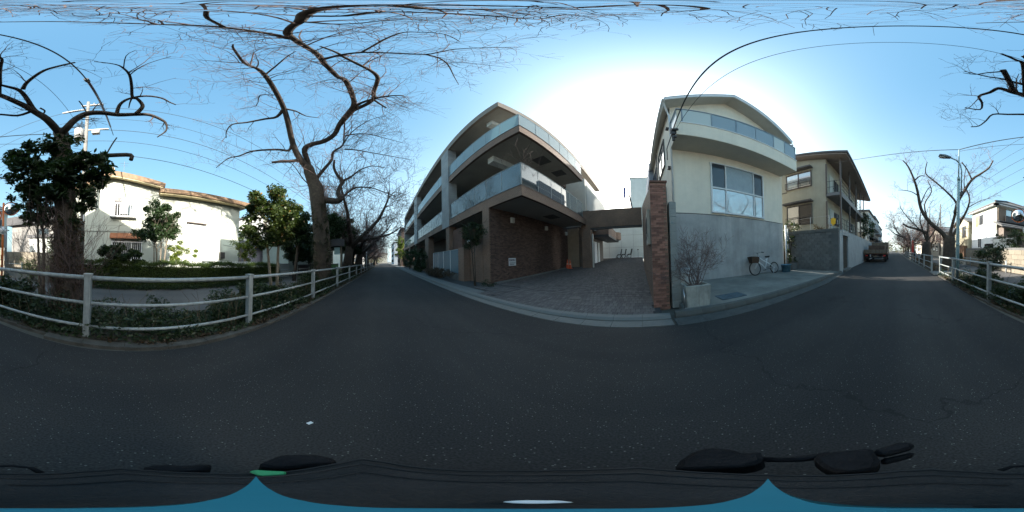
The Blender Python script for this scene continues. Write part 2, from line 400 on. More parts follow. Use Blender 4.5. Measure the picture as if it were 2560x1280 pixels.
def dup(o, loc=None, rotz=None, scale=None, label=None, parent=None):
    c = o.copy(); COL.objects.link(c)
    if parent is not None: c.parent = parent
    if loc is not None: c.location = loc
    if rotz is not None: c.rotation_euler = (c.rotation_euler.x, c.rotation_euler.y, rotz)
    if scale is not None: c.scale = (scale,) * 3 if not hasattr(scale, '__len__') else scale
    if label: c['label'] = label
    for ch in list(o.children): dup(ch, parent=c)
    return c
def leafobj(name, pts, size, mat, parent=None, jit=.35, up=.3, kind=None, aspect=.45, cat=None, label=None):
    pts = np.asarray(pts, dtype=np.float64); n = len(pts)
    org = worg(parent) if parent is not None else Vector((0, 0, 0))
    d = rng.normal(size=(n, 3)); d[:, 2] = d[:, 2] * .6 - .1; d /= np.linalg.norm(d, axis=1)[:, None]
    q = rng.normal(size=(n, 3)); q[:, 2] += up * 3; sidev = np.cross(d, q); sidev /= np.linalg.norm(sidev, axis=1)[:, None] + 1e-9
    nn = np.cross(sidev, d)
    s = size * (1 + jit * rng.uniform(-1, 1, n))[:, None]
    V = np.empty((n, 4, 3)); V[:, 0] = pts - d * s * .5; V[:, 1] = pts + sidev * s * aspect * .5 + nn * s * .08; V[:, 2] = pts + d * s * .5 - nn * s * .06; V[:, 3] = pts - sidev * s * aspect * .5 + nn * s * .08
    V = V.reshape(-1, 3) - np.array(org)
    me = bpy.data.meshes.new(name); me.vertices.add(4 * n); me.vertices.foreach_set('co', V.ravel())
    me.loops.add(4 * n); me.loops.foreach_set('vertex_index', np.arange(4 * n, dtype=np.int32))
    me.polygons.add(n); me.polygons.foreach_set('loop_start', np.arange(0, 4 * n, 4, dtype=np.int32))
    try: me.polygons.foreach_set('loop_total', np.full(n, 4, dtype=np.int32))
    except Exception: pass
    me.update(calc_edges=True); me.validate(); me.materials.append(mat)
    o = bpy.data.objects.new(name, me); COL.objects.link(o)
    if parent is not None: o.parent = parent
    if kind: o['kind'] = kind
    if cat: o['category'] = cat
    if label: o['label'] = label
    return o
def blob(c, r, n, shell=.55):
    d = rng.normal(size=(n, 3)); d /= np.linalg.norm(d, axis=1)[:, None]
    k = rng.uniform(shell, 1, n)[:, None]; return np.asarray(c) + d * k * np.asarray(r)
def clumps(c, r, nclump, per, cr, shell=.5, flat=.75):
    cs = blob(c, r, nclump, shell); out = []
    for p in cs:
        q = cr * rng.uniform(.55, 1.3); out.append(blob(p, (q, q, q * flat), int(per * rng.uniform(.6, 1.4)), .35))
    return np.concatenate(out)
def smooth_path(P, sub=3):
    P = [Vector(p) for p in P]; out = []
    for i in range(len(P) - 1):
        p0 = P[max(i - 1, 0)]; p1 = P[i]; p2 = P[i + 1]; p3 = P[min(i + 2, len(P) - 1)]
        for k in range(sub):
            t = k / sub
            out.append(.5 * ((2 * p1) + (-p0 + p2) * t + (2 * p0 - 5 * p1 + 4 * p2 - p3) * t * t + (-p0 + 3 * p1 - 3 * p2 + p3) * t ** 3))
    out.append(P[-1]); return out
def rv(s=1.): return Vector((random.gauss(0, s), random.gauss(0, s), random.gauss(0, s)))
def grow(mb, p, d, L, r, depth, spread=.8, up=.15, kids=4, k=3, rmin=.006, wig=.22):
    n = 4 if depth > 0 else 3
    pts = [p.copy()]; rad = [r]; q = p.copy(); dd = d.normalized()
    for i in range(n):
        dd = (dd + rv(wig) + Vector((0, 0, up * .5))).normalized(); q = q + dd * (L / n); pts.append(q.copy()); rad.append(max(rmin, r * (1 - (i + 1) / n * .75)))
    mb.tube(pts, rad, k if depth < 2 else k + 1, cap=False)
    if depth <= 0: return
    for c in range(kids):
        t = random.uniform(.25, 1.); i = min(int(t * n), n - 1); base = pts[i].lerp(pts[i + 1], t * n - i)
        dirn = (pts[i + 1] - pts[i]).normalized(); side = rv().cross(dirn)
        if side.length < 1e-4: continue
        nd = (dirn * (1 - spread * .5) + side.normalized() * spread + Vector((0, 0, up))).normalized()
        grow(mb, base, nd, L * random.uniform(.45, .75), max(rmin, rad[i] * .55), depth - 1, spread, up, kids, k, rmin, wig)

# ================================================================ GROUND
gm = MB(); gm.box(-600, 600, -600, 600, -.6, -.03)
struct('ground', gm, gravelm)
mb = MB()
# asphalt carriageway, slightly widening towards +X, as a grid so it can dip softly
edge = [(-400, -2.05, 2.98), (-9, -2.18, 2.98), (0, -2.12, 2.98), (.45, -2.1, 2.98), (.6, -2.1, 3.02), (2.5, -2.15, 2.92), (4.1, -2.2, 2.85), (6.4, -2.3, 2.75), (9.9, -2.2, 3.4), (14, -2.1, 3.95), (22, -1.75, 4.3), (47, -1.7, 5.0), (400, -1.7, 6)]
for i in range(len(edge) - 1):
    a, b = edge[i], edge[i + 1]
    mb.quad((a[0], a[1], 0), (b[0], b[1], 0), (b[0], b[2], 0), (a[0], a[2], 0))
struct('road', mb, asp)
# fence side kerb
mb = MB()
x = -60.
while x < 30:
    j = random.uniform(-.012, .012)
    yy = -2.2 if x < 1 else -2.3
    mb.box(x, x + .594, yy - .13 + j, yy + .02 + j * .6, -.05, .028 + random.uniform(-.008, .008)); x += .6
struct('kerb', mb, M('kerb_worn', (.085, .08, .07), .95, .4, 4, .6, 2.5, .9, 30))
mb = MB(); mb.box(-400, 400, -3.75, -2.3, -.3, .03); struct('planting_ground', mb, soil)
mb = MB(); mb.box(-400, 400, -6.75, -3.75, -.3, .02); struct('path', mb, asp2)
mb = MB(); mb.box(8.85, 10.25, -3.76, -2.13, -.05, .05); struct('path_slab', mb, conc)
# gutter blocks and kerbs on the building side
gut = root('gutter', 'pale concrete gutter slabs along the courtyard entrance', 'gutter', (0, 3.1, 0)); gut['kind'] = 'structure'; del gut['category']
me = MB().box(-.295, .295, -.155, .15, -.06, .012).mesh('gutter_slab', conc)
pieces('gutter_slab', me, [(x, 3.14, .004 * math.sin(x * 9)) for x in np.arange(-26.7, .4, .6)], gut)
me = MB().prism([(-.09, -.08), (.10, -.08), (.10, .085), (-.03, .07), (-.09, .02)], 'x', -.297, .297).mesh('kerb_stone', kerbm)
pieces('kerb_stone', me, [(x, 3.41, .0) for x in np.arange(-26.7, .4, .6)], gut)
gdk = M('gutter_dark', (.075, .078, .075), .92, .35, 3, .6, 1.2, .6, 50)
me = MB().box(-.295, .295, -.2, .2, -.06, .012).mesh('gutter_slab', gdk)
pts, rots = [], []
for x in np.arange(.95, 9.5, .6):
    y = 3.12 - max(0, .016 * (x - 1)) if x < 6.5 else 3.05 + (x - 6.5) * .1
    pts.append((x, y, 0)); rots.append((0, 0, 0 if x < 6.5 else .1))
pieces('gutter_slab', me, pts, gut, rots)
me = MB().prism([(-.07, -.08), (.08, -.08), (.08, .14), (-.04, .13), (-.07, .05)], 'x', -.297, .297).mesh('kerb_stone', M('kerb_dark', (.11, .11, .10), .92, .3, 3, .6, 1.5, .6, 50))
pieces('kerb_stone', me, [(x, 3.42, 0) for x in np.arange(1.0, 9.6, .6)], gut)
# forecourt of the cream house (slightly sloping)
mb = MB(); mb.quad((.95, 3.45, .125), (9.5, 3.45, .125), (9.5, 7.2, .19), (.95, 7.2, .19)); mb.box(.95, 9.5, 3.45, 7.2, -.1, .1)
struct('forecourt', mb, M('forecourt_concrete', (.20, .20, .18), .9, .25, 1.2, .7, 1., .4, 60))
mb = MB(); mb.box(-300, -8.2, 3.3, 5.5, -.1, .05); mb.box(-8.2, -5.0, 3.5, 5.42, -.1, .05); struct('pavement', mb, concd)
# courtyard ramp
RZ = lambda y: .06 + .04 * (y - 3.6)
mb = MB(); mb.quad((-16, 3.5, RZ(3.5) - .03), (.45, 3.5, RZ(3.5) - .03), (.45, 33, RZ(33) - .03), (-16, 33, RZ(33) - .03))
court = struct('courtyard', mb, grout)
pm = MB().box(-.054, .054, -.111, .111, -.04, .0).mesh('paver', paver)
sl = math.atan(.04); pts = []
row = 0; y = 3.62
far = MB()
while y < 32:
    x = -4.9 if y < 5.5 else (-7.05 if y < 15 else -12)
    if y < 5.3: x = -6.9 if y > 4.2 else -5.6
    off = .0575 if row % 2 else 0
    while x < .3:
        z = RZ(y)
        if y < 6.8 and len(pts) < 300 and x > -4.7: pts.append((x + off, y, z))
        else:
            if y < 18:
                far.box(x + off - .054, x + off + .054, y - .111, y + .111, z - .04, z + random.uniform(-.002, .002))
            else: far.box(x - .11, x + .11, y - .111, y + .111, z - .04, z)
        x += .116 if y < 18 else .23
    y += .228; row += 1
pieces('paver', pm, pts, court, [(sl, 0, 0)] * len(pts))
o = far.build('paver_field', paver, court); o['kind'] = 'stuff'
mb = MB().box(-7.0, -6.72, 5.6, 15.2, .1, .3); 
for i in range(len(mb.v)):
    v = mb.v[i]; mb.v[i] = (v[0], v[1], (RZ(v[1]) + (.05 if v[2] > .2 else -.1)))
struct('wall_kerb', mb, kerbm)
mb = MB().lathe([(.0, .006), (.19, .006), (.2, 0), (.2, -.02)], (-2.05, 4.75, RZ(4.75)), 20)
thing('drain_cover', mb, darkm, 'small dark round drain cover set in the courtyard pavers', 'drain cover')
mb = MB().box(-5.15, -4.75, 3.75, 3.95, .07, .085)
thing('drain_grate', mb, darkm, 'small dark grate near the brown building corner by the kerb', 'drain grate')
mb = MB().box(2.05, 2.85, 3.75, 4.25, .131, .15)
thing('rubber_mat', mb, bluemat, 'flat dark blue mat lying on the forecourt beside the planter', 'mat')
mb = MB().prism([(-1.36, -1.02), (-1.27, -1.05), (-1.26, -1.03), (-1.35, -1.0)], 'z', .002, .006)
pz = PZ(775, 1058, 0)
mb = MB().prism([(pz.x - .02, pz.y - .005), (pz.x + .01, pz.y - .018), (pz.x + .02, pz.y + .003), (pz.x - .01, pz.y + .016)], 'z', .002, .006)
thing('paper_scrap', mb, whitep, 'tiny white paper scrap lying on the dark asphalt', 'litter')

# ================================================================ GUARD FENCES
def fence(posts, y, name, label, rails=(1.04, .63, .22), taper=None):
    rt = root(name, label, 'fence', (posts[0], y, 0), 'white pipe fences along the park strip')
    pmh = MB().prism([(-.055, -.055), (.055, -.055), (.055, .055), (-.055, .055)], 'z', 0, 1.1)
    me = pmh.mesh('post', fencem)
    org = worg(rt)
    for x in posts:
        o = bpy.data.objects.new('post', me); COL.objects.link(o); o.parent = rt; o.location = Vector((x, y, -.02)) - org
        b = o.modifiers.new('bevel', 'BEVEL'); b.width = .012; b.segments = 2
        cp = MB().box(x - .065, x + .065, y - .065, y + .065, 1.075, 1.105).build('cap', fencem, o)
        cp.location = Vector((x, y, 0)) * 0 ; 
        for v_ in cp.data.vertices: v_.co = Vector((v_.co.x, v_.co.y, v_.co.z))
        cp.parent = o; cp.data.transform(Matrix.Translation(org - Vector((0, 0, 0)) - Vector((x, y, -.02)) + Vector((0, 0, 0))))
    for a, b in zip(posts[:-1], posts[1:]):
        for z in rails:
            m = MB().tube([(a + .05, y + .01, z), (b - .05, y + .01, z)], .036 if z > 1 else .028, 8)
            m.build('rail', fencem, rt, smooth=True)
    return rt
xs1 = [3.75, .60, -2.35, -5.35, -8.4, -11.5, -14.55, -17.6, -20.6, -23.6, -26.7, -29.8, -32.9, -36]
xs0 = [8.85, 6.72, 3.75]
# the post at 3.75 ends one fence and starts the next run
f1 = fence([8.85, 6.72, 3.82, .60, -2.30, -5.35, -8.4, -11.5, -14.55, -17.6, -20.6, -23.6, -26.7, -29.8, -32.9, -36], -2.47, 'pipe_fence', 'long white three-rail pipe fence passing in front of the ivy-covered tree')
f2 = fence([10.3, 13.2, 16.1, 19., 22., 25., 28., 31., 34., 37., 40.], -2.3, 'pipe_fence', 'white three-rail pipe fence beyond the path gap and blue-green lamp post')
def lowfence(xs, y, label):
    rt = root('path_fence', label, 'fence', (xs[0], y, 0), 'low pipe fences on the far side of the park path')
    for x in xs: MB().tube([(x, y, 0), (x, y, .85)], .05, 8).build('post', fencem, rt, True)
    MB().tube([(xs[0], y, .72), (xs[-1], y, .72)], .03, 6).build('rail', fencem, rt, True)
    MB().tube([(xs[0], y, .4), (xs[-1], y, .4)], .03, 6).build('rail', fencem, rt, True)
lowfence([-9.2, -11.6, -14, -16.5, -19, -21.5], -6.9, 'low pale pipe fence behind the path beside the big cherry trunk')
lowfence([8.2, 10.8, 13.4, 16, 18.6], -6.6, 'low pale pipe fence in front of the tan block wall')
lowfence([4.2, 5.6, 7.0], -7.4, 'low pale pipe fence behind the orange pole')

# ================================================================ BROWN APARTMENT BUILDING
B = root('apartment_building', 'brown three-storey apartment building with glass balconies and brick side wall', 'building', (-20, 9, 0))
YF = 5.4
def P_(name, mat, f, parent=B, **k):
    m = MB(); f(m); return m.build(name, mat, parent, **k)
# ground storey
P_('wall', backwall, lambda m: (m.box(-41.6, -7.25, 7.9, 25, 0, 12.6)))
P_('wall', tilebr, lambda m: (m.box(-7.75, -7.13, YF, 7.9, -.05, 4.4)))                       # street pier at corner
o = P_('wall', grout, lambda m: m.box(-7.25, -7.12, YF + .1, 15.2, -.05, 4.4))
bw = MB(); r_ = 0; z = .02
while z < 4.36:
    y = YF + .02 + (.11 if r_ % 2 else 0)
    while y < 15.1:
        bw.box(-7.125, -7.095 + random.uniform(0, .006), y, y + .205, z, z + .058); y += .216
    z += .07; r_ += 1
o = bw.build('brickwork', brickdk, B); o['kind'] = 'stuff'
P_('garden_wall', tilebr, lambda m: m.box(-10.2, -7.76, YF - .02, YF + .2, -.05, 2.35))
P_('garden_wall', M('tile_red', (.14, .075, .055), .8, .2, 4), lambda m: m.box(-12.6, -10.9, YF + .3, YF + .5, 2.0, 4.0))
for a, b in ((-13.5, -12.75), (-21.0, -19.3), (-28, -27), (-34.5, -33.5), (-41.6, -40.8)):
    P_('pier', tilebr, lambda m: m.box(a, b, YF + .02, YF + .7, -.05, 4.4))
for a, b in ((-19.3, -13.5), (-27, -21.0), (-33.5, -28)):
    P_('plinth', tilebr, lambda m: m.box(a, b, YF + .3, YF + .5, -.05, .9))
# slabs, fascias, roof
def slab(z0, z1, x1, yb, name):
    P_(name, soffit, lambda m: m.box(-41.6, x1 - .16, YF + .16, yb, z0 + .012, z1 - .02))
    P_('fascia', tilebr, lambda m: (m.box(-41.6, x1, YF, YF + .16, z0, z1), m.box(x1 - .16, x1, YF + .16, yb, z0, z1)))
slab(4.4, 4.95, -4.68, 14.0, 'floor_slab')
slab(8.6, 9.15, -4.68, 13.4, 'floor_slab')
P_('roof', soffit, lambda m: m.box(-41.6, -6.16, YF + .16, 25.4, 12.62, 13.1))
P_('roof_edge', M('roof_band', (.27, .22, .18), .8, .08), lambda m: (m.box(-41.6, -6.0, YF - .03, YF + .16, 12.6, 13.22), m.box(-6.16, -6.0, YF + .16, 25.4, 12.6, 13.22)))
P_('column', tilelt, lambda m: m.box(-14.25, -12.62, YF - .05, YF + .75, 4.38, 12.6))
P_('column', tilelt, lambda m: m.box(-28.35, -26.0, YF - .05, YF + .75, 4.38, 12.6))
P_('column', tilelt, lambda m: m.box(-42.1, -41.6, YF - .05, 7.9, 4.38, 13.0))
for z in (8.15, 12.15):
    P_('beam', whitew, lambda m: m.box(-8.0, -7.45, 6.1, 7.9, z, z + .46))
P_('beam', whitew, lambda m: m.box(-16, -15.5, 6.1, 7.9, 8.15, 8.6)); P_('beam', whitew, lambda m: m.box(-30, -29.5, 6.1, 7.9, 8.15, 8.6))
# wall of the upper storeys behind the side balcony, and rear wing
P_('wall', tilebr, lambda m: m.box(-7.25, -7.12, 7.9, 15.2, 4.96, 8.59))
P_('wall', tilebr, lambda m: m.box(-7.25, -7.12, 7.9, 15.2, 9.16, 12.6))
P_('wing', M('wing_wall', (.62, .57, .5), .8, .06), lambda m: m.box(-20, -5.1, 15.2, 24.5, 4.6, 9.9))
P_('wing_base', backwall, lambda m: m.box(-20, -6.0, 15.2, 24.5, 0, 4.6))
P_('louvre', whitew, lambda m: [m.box(-5.06, -5.0, 15.4, 24, z, z + .07) for z in np.arange(5.6, 9.2, .16)], each=True)
P_('vent_grille', M('vent_dark', (.08, .08, .08), .7), lambda m: m.box(-6.2, -5.4, 9.3, 10.3, 4.375, 4.41))
P_('vent_grille', MATS['vent_dark'], lambda m: m.box(-6.2, -5.3, 8.2, 9.2, 8.575, 8.61)); P_('vent_grille', MATS['vent_dark'], lambda m: m.box(-6.2, -5.3, 10.6, 11.5, 8.575, 8.61))
# balcony glazing, pane by pane
def railing(face, a0, a1, z0, z1, n, mat, post=fencem):
    st = (a1 - a0) / n
    for i in range(n):
        MB().fb(face, a0 + i * st + .02, a0 + (i + 1) * st - .02, z0 + .05, z1 - .04, -.055, -.04).build('pane', mat, B)
    m = MB()
    for i in range(n + 1): m.fb(face, a0 + i * st - .014, a0 + i * st + .014, z0, z1, -.07, -.03)
    m.build('rail_post', post, B, each=True)
    MB().fb(face, a0, a1, z1 - .02, z1 + .015, -.07, -.03).build('top_rail', post, B)
fy = ('y', YF + .04, -1)
for z0, z1, g in ((4.95, 6.35, clearg), (9.15, 10.45, frost)):
    railing(fy, -12.6, -4.78, z0, z1, 6, g); railing(fy, -26.0, -14.27, z0, z1, 9, g); railing(fy, -41.5, -28.4, z0, z1, 10, g)
    railing(('x', -4.72, 1), YF + .1, 13.3, z0, z1, 6, clearg if z0 < 5 else frost)
    P_('coping', darkm, lambda m: (m.box(-41.5, -4.66, YF - .02, YF + .12, z0 - .0, z0 + .03), m.box(-4.78, -4.66, YF + .12, 13.3, z0, z0 + .03)))
def window(parent, face, a0, a1, z0, z1, cols, rows, fmat, gmat, fw=.05, dp=.07, glass=None):
    fr = MB(); fr.fb(face, a0 - fw, a1 + fw, z1, z1 + fw, -.02, dp); fr.fb(face, a0 - fw, a1 + fw, z0 - fw, z0, -.02, dp + .02)
    fr.fb(face, a0 - fw, a0, z0, z1, -.02, dp); fr.fb(face, a1, a1 + fw, z0, z1, -.02, dp)
    ca = [a0] + [a0 + (a1 - a0) * c for c in cols] + [a1]; cz = [z0] + [z0 + (z1 - z0) * c for c in rows] + [z1]
    for c in ca[1:-1]: fr.fb(face, c - fw * .45, c + fw * .45, z0, z1, -.02, dp - .015)
    for c in cz[1:-1]: fr.fb(face, a0, a1, c - fw * .6, c + fw * .6, -.02, dp - .012)
    w_ = fr.build('window', fmat, parent)
    for i in range(len(ca) - 1):
        for j in range(len(cz) - 1):
            g = gmat[(i + j * (len(ca) - 1)) % len(gmat)] if isinstance(gmat, list) else gmat
            MB().fb(face, ca[i] + .004, ca[i + 1] - .004, cz[j] + .004, cz[j + 1] - .004, .012 + .008 * (i % 2), .02 + .008 * (i % 2)).build('pane', g, w_)
    return w_
fb_ = ('y', 7.9, -1)
for z in (5.05, 9.25):
    for a in (-11.9, -18.5, -23.5, -33, -38):
        window(B, fb_, a, a + 2.6, z, z + 2.2, [.5], [], darkm, win)
window(B, ('x', -7.12, 1), 9.3, 12.3, 5.0, 7.3, [.33, .66], [], darkm, win)
window(B, ('x', -7.12, 1), 9.3, 12.3, 9.2, 11.4, [.33, .66], [], darkm, win)
for y in (7.15, 10.98, 14.6):
    l = MB().box(-7.1, -6.93, y - .13, y + .13, 3.72, 4.02).build('wall_lamp', milk, B, bevel=.015)
    MB().box(-7.1, -6.95, y - .14, y + .14, 4.02, 4.05).build('lamp_cap', whitep, l)
nb = MB().box(-7.094, -7.075, 6.8, 7.42, 1.05, 1.52).build('notice_plate', whitep, B)
def text(body, size, loc, rot, mat, parent, name='lettering', bold=0.):
    c = bpy.data.curves.new(name, 'FONT'); c.body = body; c.size = size; c.align_x = 'CENTER'; c.align_y = 'CENTER'; c.extrude = .002; c.offset = bold
    o = bpy.data.objects.new(name, c); COL.objects.link(o); c.materials.append(mat); o.parent = parent; bpy.context.view_layer.update()
    me = bpy.data.meshes.new_from_object(o.evaluated_get(bpy.context.evaluated_depsgraph_get())); bpy.data.objects.remove(o)
    o = bpy.data.objects.new(name, me); COL.objects.link(o); o.parent = parent; o.location = Vector(loc) - worg(parent); o.rotation_euler = rot
    return o
inkb = M('ink_blue', (.03, .045, .08), .6, 0)
text('駐車禁止', .135, (-7.07, 7.11, 1.38), (R(90), 0, R(90)), inkb, nb, bold=.002)
m = MB()
for z, a, b in ((1.22, 6.88, 7.34), (1.13, 6.88, 7.25)):
    y = a
    while y < b:
        m.box(-7.074, -7.07, y, y + .035, z - .02, z + .02); y += .05
m.build('small_print', inkb, nb, each=True)
for i, (x, y) in enumerate(((-6.6, 8.6), (-6.6, 10.2), (-6.6, 11.6))):
    au = root('outdoor_unit', ['white outdoor unit first behind the corner balcony glass', 'white outdoor unit in the middle behind the side balcony glass', 'white outdoor unit furthest along the side balcony'][i], 'air conditioner', (x, y, 4.97), 'outdoor units on the brown building balcony')
    MB().box(x - .15, x + .15, y - .38, y + .38, 4.99, 5.62).build('case', whitep, au, bevel=.015); MB().torus((x + .155, y - .08, 5.3), .21, .015, 'x', 20, 5).build('fan_guard', darkm, au)
# end niche and gateway
P_('niche', M('tile_tan', (.33, .25, .18), .8, .15), lambda m: m.box(-7.3, -5.9, 15.02, 15.18, .2, 4.38))
gate = root('gateway', 'brown tiled gateway beam spanning the courtyard entrance', 'gateway', (-2.4, 14.3, 0))
MB().box(-5.2, .28, 14.02, 14.75, 4.13, 5.72).build('beam', tilebr, gate)
MB().box(-5.15, -4.35, 14.04, 14.73, .1, 4.13).build('pier', tilebr, gate)
MB().box(-4.35, .28, 14.1, 14.6, 3.98, 4.13).build('track', darkm, gate)
MB().box(-5.0, -4.4, 13.98, 14.1, 5.73, 5.78).build('coping', conc, gate)
MB().box(-4.32, -4.2, 14.4, 14.5, .4, 3.6).build('lamp_strip', milk, gate)
# rooftop post above beam
rp = root('beam_post', 'small dark leaning post with a blue plate standing on the gateway beam', 'post', (-.6, 14.4, 5.72))
MB().tube([(-.55, 14.4, 5.72), (-.75, 14.4, 7.1)], .07, 8).build('pole', darkm, rp)
MB().box(-1.25, -1.05, 14.3, 14.4, 6.8, 7.9).build('plate', M('blue_plate', (.1, .13, .45), .5), rp)
# things beyond the gateway
AN = root('annexe', 'low dark annexe with curved brown balcony beyond the gateway', 'building', (-8, 22, 0))
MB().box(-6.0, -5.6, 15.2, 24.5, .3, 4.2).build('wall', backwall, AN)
MB().box(-5.6, -3.6, 19, 28, 3.9, 4.15).build('canopy', darkm, AN)
mb = MB(); pts = [(-3.6 + .0, 19)] + [(-4.6 + 1.6 * math.cos(t), 26.5 + 1.6 * math.sin(t)) for t in np.linspace(-.9, 1.6, 10)]
mb.prism(pts + [(-6, 28), (-6, 19)], 'z', 4.15, 5.3); mb.build('balcony', tilebr, AN)
MB().box(-5.59, -5.5, 19.4, 20.6, .66, 3.4).build('door', whitep, AN); MB().box(-5.59, -5.52, 21.2, 22, .66, 3.4).build('door_panel', whitew, AN)
EW = root('end_wall_building', 'plain pale grey wall closing the far end of the courtyard', 'building', (-3, 32, 0))
MB().box(-9, 2.2, 31.8, 32.4, .8, 8.6).build('wall', M('end_wall', (.40, .45, .45), .85, .06, .8, .25, .3), EW)
for z in (3.2, 5.6): MB().box(-9, 2.2, 31.785, 31.8, z, z + .03).build('joint', concd, EW)
for x in (-6, -3.6, -1.2): MB().box(x, x + .03, 31.785, 31.8, 1, 8.6).build('joint', concd, EW)
MB().box(-9, .4, 31.6, 31.8, 1.1, 1.25).build('skirting', whitep, EW)
mb = MB(); mb.tube([(-.35, 31.2, 1.1), (-.35, 31.2, 2.6)], .03, 6); tp = root('tap_post', 'thin dark post with a small box top by the far courtyard wall', 'post', (-.35, 31.2, 1.1)); mb.build('pole', darkm, tp); MB().box(-.5, -.2, 31.1, 31.3, 2.55, 2.72).build('box', darkm, tp)
WBk = root('shade_building', 'white building above the gateway beam with added height to shade the road', 'building', (-1, 45, 0))
MB().box(-1.6, 7.5, 36, 44, 1, 20.1).build('wall', whitew, WBk); MB().box(-1.7, 7.6, 35.9, 44.2, 20.1, 20.3).build('roof', roofd, WBk)  # height and width added to block the sun and keep the road shaded
def seat_cart(x, y, rz, label):
    rt = root('folded_wheelchair', label, 'wheelchair', (0, 0, 0), 'wheelchairs parked by the far courtyard wall')
    m = MB(); m.torus((0, -.3, .38), .36, .03, 'y'); m.torus((0, .3, .38), .36, .03, 'y'); m.build('wheel', black, rt, each=True)
    MB().box(-.3, .35, -.25, .25, .55, .65).build('seat', black, rt)
    MB().prism([(-.35, .6), (-.25, .6), (-.5, 1.7), (-.62, 1.68)], 'y', -.25, .25).build('backrest', black, rt)
    m = MB()
    for s in (-.27, .27): m.tube([(-.25, s, .6), (.4, s, .5), (.55, s, .12)], .025, 5)
    m.build('side_frame', darkm, rt, each=True); m = MB()
    for s in (-.27, .27): m.torus((.5, s, .12), .1, .02, 'y', 14)
    m.build('castor', black, rt, each=True)
    rt.location = (x, y, RZ(y)); rt.rotation_euler = (0, 0, rz); return rt
seat_cart(-3.9, 30.2, R(180), 'dark wheelchair beside the white annexe door beyond the gateway')
seat_cart(-3.1, 30.6, R(175), 'dark wheelchair standing between two others at the far wall')
seat_cart(-2.0, 30.4, R(200), 'dark high-backed wheelchair beside the thin box-topped post')
def cone(x, y, label):
    z = RZ(y); c = root('traffic_cone', label, 'traffic cone', (x, y, z), 'orange traffic cones against the brick side wall')
    MB().box(x - .19, x + .19, y - .19, y + .19, z, z + .04).build('base', conem, c)
    MB().lathe([(.15, .04), (.03, .82), (.0, .83)], (x, y, z), 14).build('cone_body', conem, c, True)
    MB().lathe([(.107, .34), (.083, .48)], (x, y, z), 14).build('band', M('cone_band', (.8, .35, .25), .5), c, True)
cone(-6.7, 14.0, 'orange traffic cone touching the dark brick wall')
cone(-6.25, 13.6, 'orange traffic cone standing beside the gateway pier')

# ================================================================ BRICK GATE WALL (with name panel)
W = root('brick_wall', 'red-brown brick gate wall between the courtyard and the cream house', 'wall', (.5, 9, 0))
mb = MB().prism([(4.07, -.05), (14.02, -.05), (14.02, 5.72), (11, 5.0), (7, 4.0), (4.6, 3.37), (4.07, 3.37)], 'x', .31, .72); mb.build('core', tilebr, W)
bm = MB().box(-.064, .064, -.012, .008, -.026, .026).mesh('brick', brickm)
bh = MB().box(-.03, .03, -.012, .008, -.026, .026).mesh('brick', brickm)
pts, pt2 = [], []
for r_ in range(55):
    z = .03 + r_ * .0605
    if z > 3.34: break
    x = .37 if r_ % 2 else .305
    if r_ % 2: pt2.append((.333, 4.062 + random.uniform(0, .006), z)); x = .432
    while x + .064 < .74: pts.append((x + (.0 if r_ % 2 else .064), 4.062 + random.uniform(-.002, .006), z)); x += .134
pts = [p for p in pts if p[0] + .064 < .745]
for p in pts: pass
pieces('brick', bm, pts, W); pieces('brick', bh, pt2, W)
MB().box(.30, .74, 4.04, 4.6, 3.37, 3.42).build('coping', brickm, W)
pn = MB().prism([(4.5, 1.72), (5.5, 1.75), (5.5, 2.75), (4.5, 2.72)], 'x', .235, .305).build('name_panel', M('panel_stone', (.50, .45, .38), .7, .1), W)
m = MB()
for y, z0, z1 in ((4.7, 2.0, 2.5), (4.95, 1.9, 2.6), (5.15, 2.1, 2.55), (5.35, 1.9, 2.5)): m.box(.228, .2345, y, y + .07, z0, z1)
for z in (1.95, 2.2, 2.42): m.box(.228, .2345, 4.62, 5.42, z, z + .035)
m.build('panel_letters', darkm, pn)
GP = root('block_post', 'tall grey concrete block post beside the brick gate wall', 'post', (.9, 4.3, 0))
bl = MB().box(-.085, .085, -.3, .3, -.097, .097).mesh('block', blockg)
bl2 = MB().box(-.12, .12, -.3, .3, -.097, .097).mesh('block', blockg)
pieces('block', bl, [(.865, 4.36, 1.2 + .1 + i * .2) for i in range(8)], GP)
pieces('block', bl2, [(.90, 4.36, .1 + i * .2) for i in range(6)], GP)
MB().box(.79, .93, 4.09, 4.63, 0, 2.78).build('mortar', concd, GP)

# ================================================================ CREAM HOUSE
H = root('cream_house', 'cream and grey house with curved glass-railed upper balcony', 'house', (5, 12, 0))
HX0, HX1, HY = 1.6, 8.45, 7.0
def PH(name, mat, f, **k):
    m = MB(); f(m); return m.build(name, mat, H, **k)
RX, RZT, SLP = 4.4, 12.1, .58
PH('wall', plast, lambda m: m.prism([(HX0, 3.28), (HX1, 3.28), (HX1, RZT - SLP * (HX1 - RX)), (RX, RZT), (HX0, RZT - SLP * (RX - HX0))], 'y', HY, 22))
PH('dado', plastg, lambda m: m.box(HX0 - .02, HX1 + .02, HY - .02, 22.02, -.05, 3.28))
PH('string_course', darkm, lambda m: m.box(HX0 - .03, HX1 + .03, HY - .035, HY, 3.265, 3.295))
def rooffn(m):
    for s, xe in ((-1, 1.28), (1, 8.62)):
        zt = RZT - SLP * abs(xe - RX)
        m.prism([(RX, RZT), (xe, zt), (xe, zt + .2), (RX, RZT + .22)], 'y', 6.2, 22.5)
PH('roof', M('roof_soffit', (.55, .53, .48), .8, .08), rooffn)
def rfn(m):
    for s, xe in ((-1, 1.24), (1, 8.66)):
        zt = RZT - SLP * abs(xe - RX)
        m.prism([(RX, RZT + .23), (xe, zt + .205), (xe, zt + .27), (RX, RZT + .30)], 'y', 6.14, 22.6)
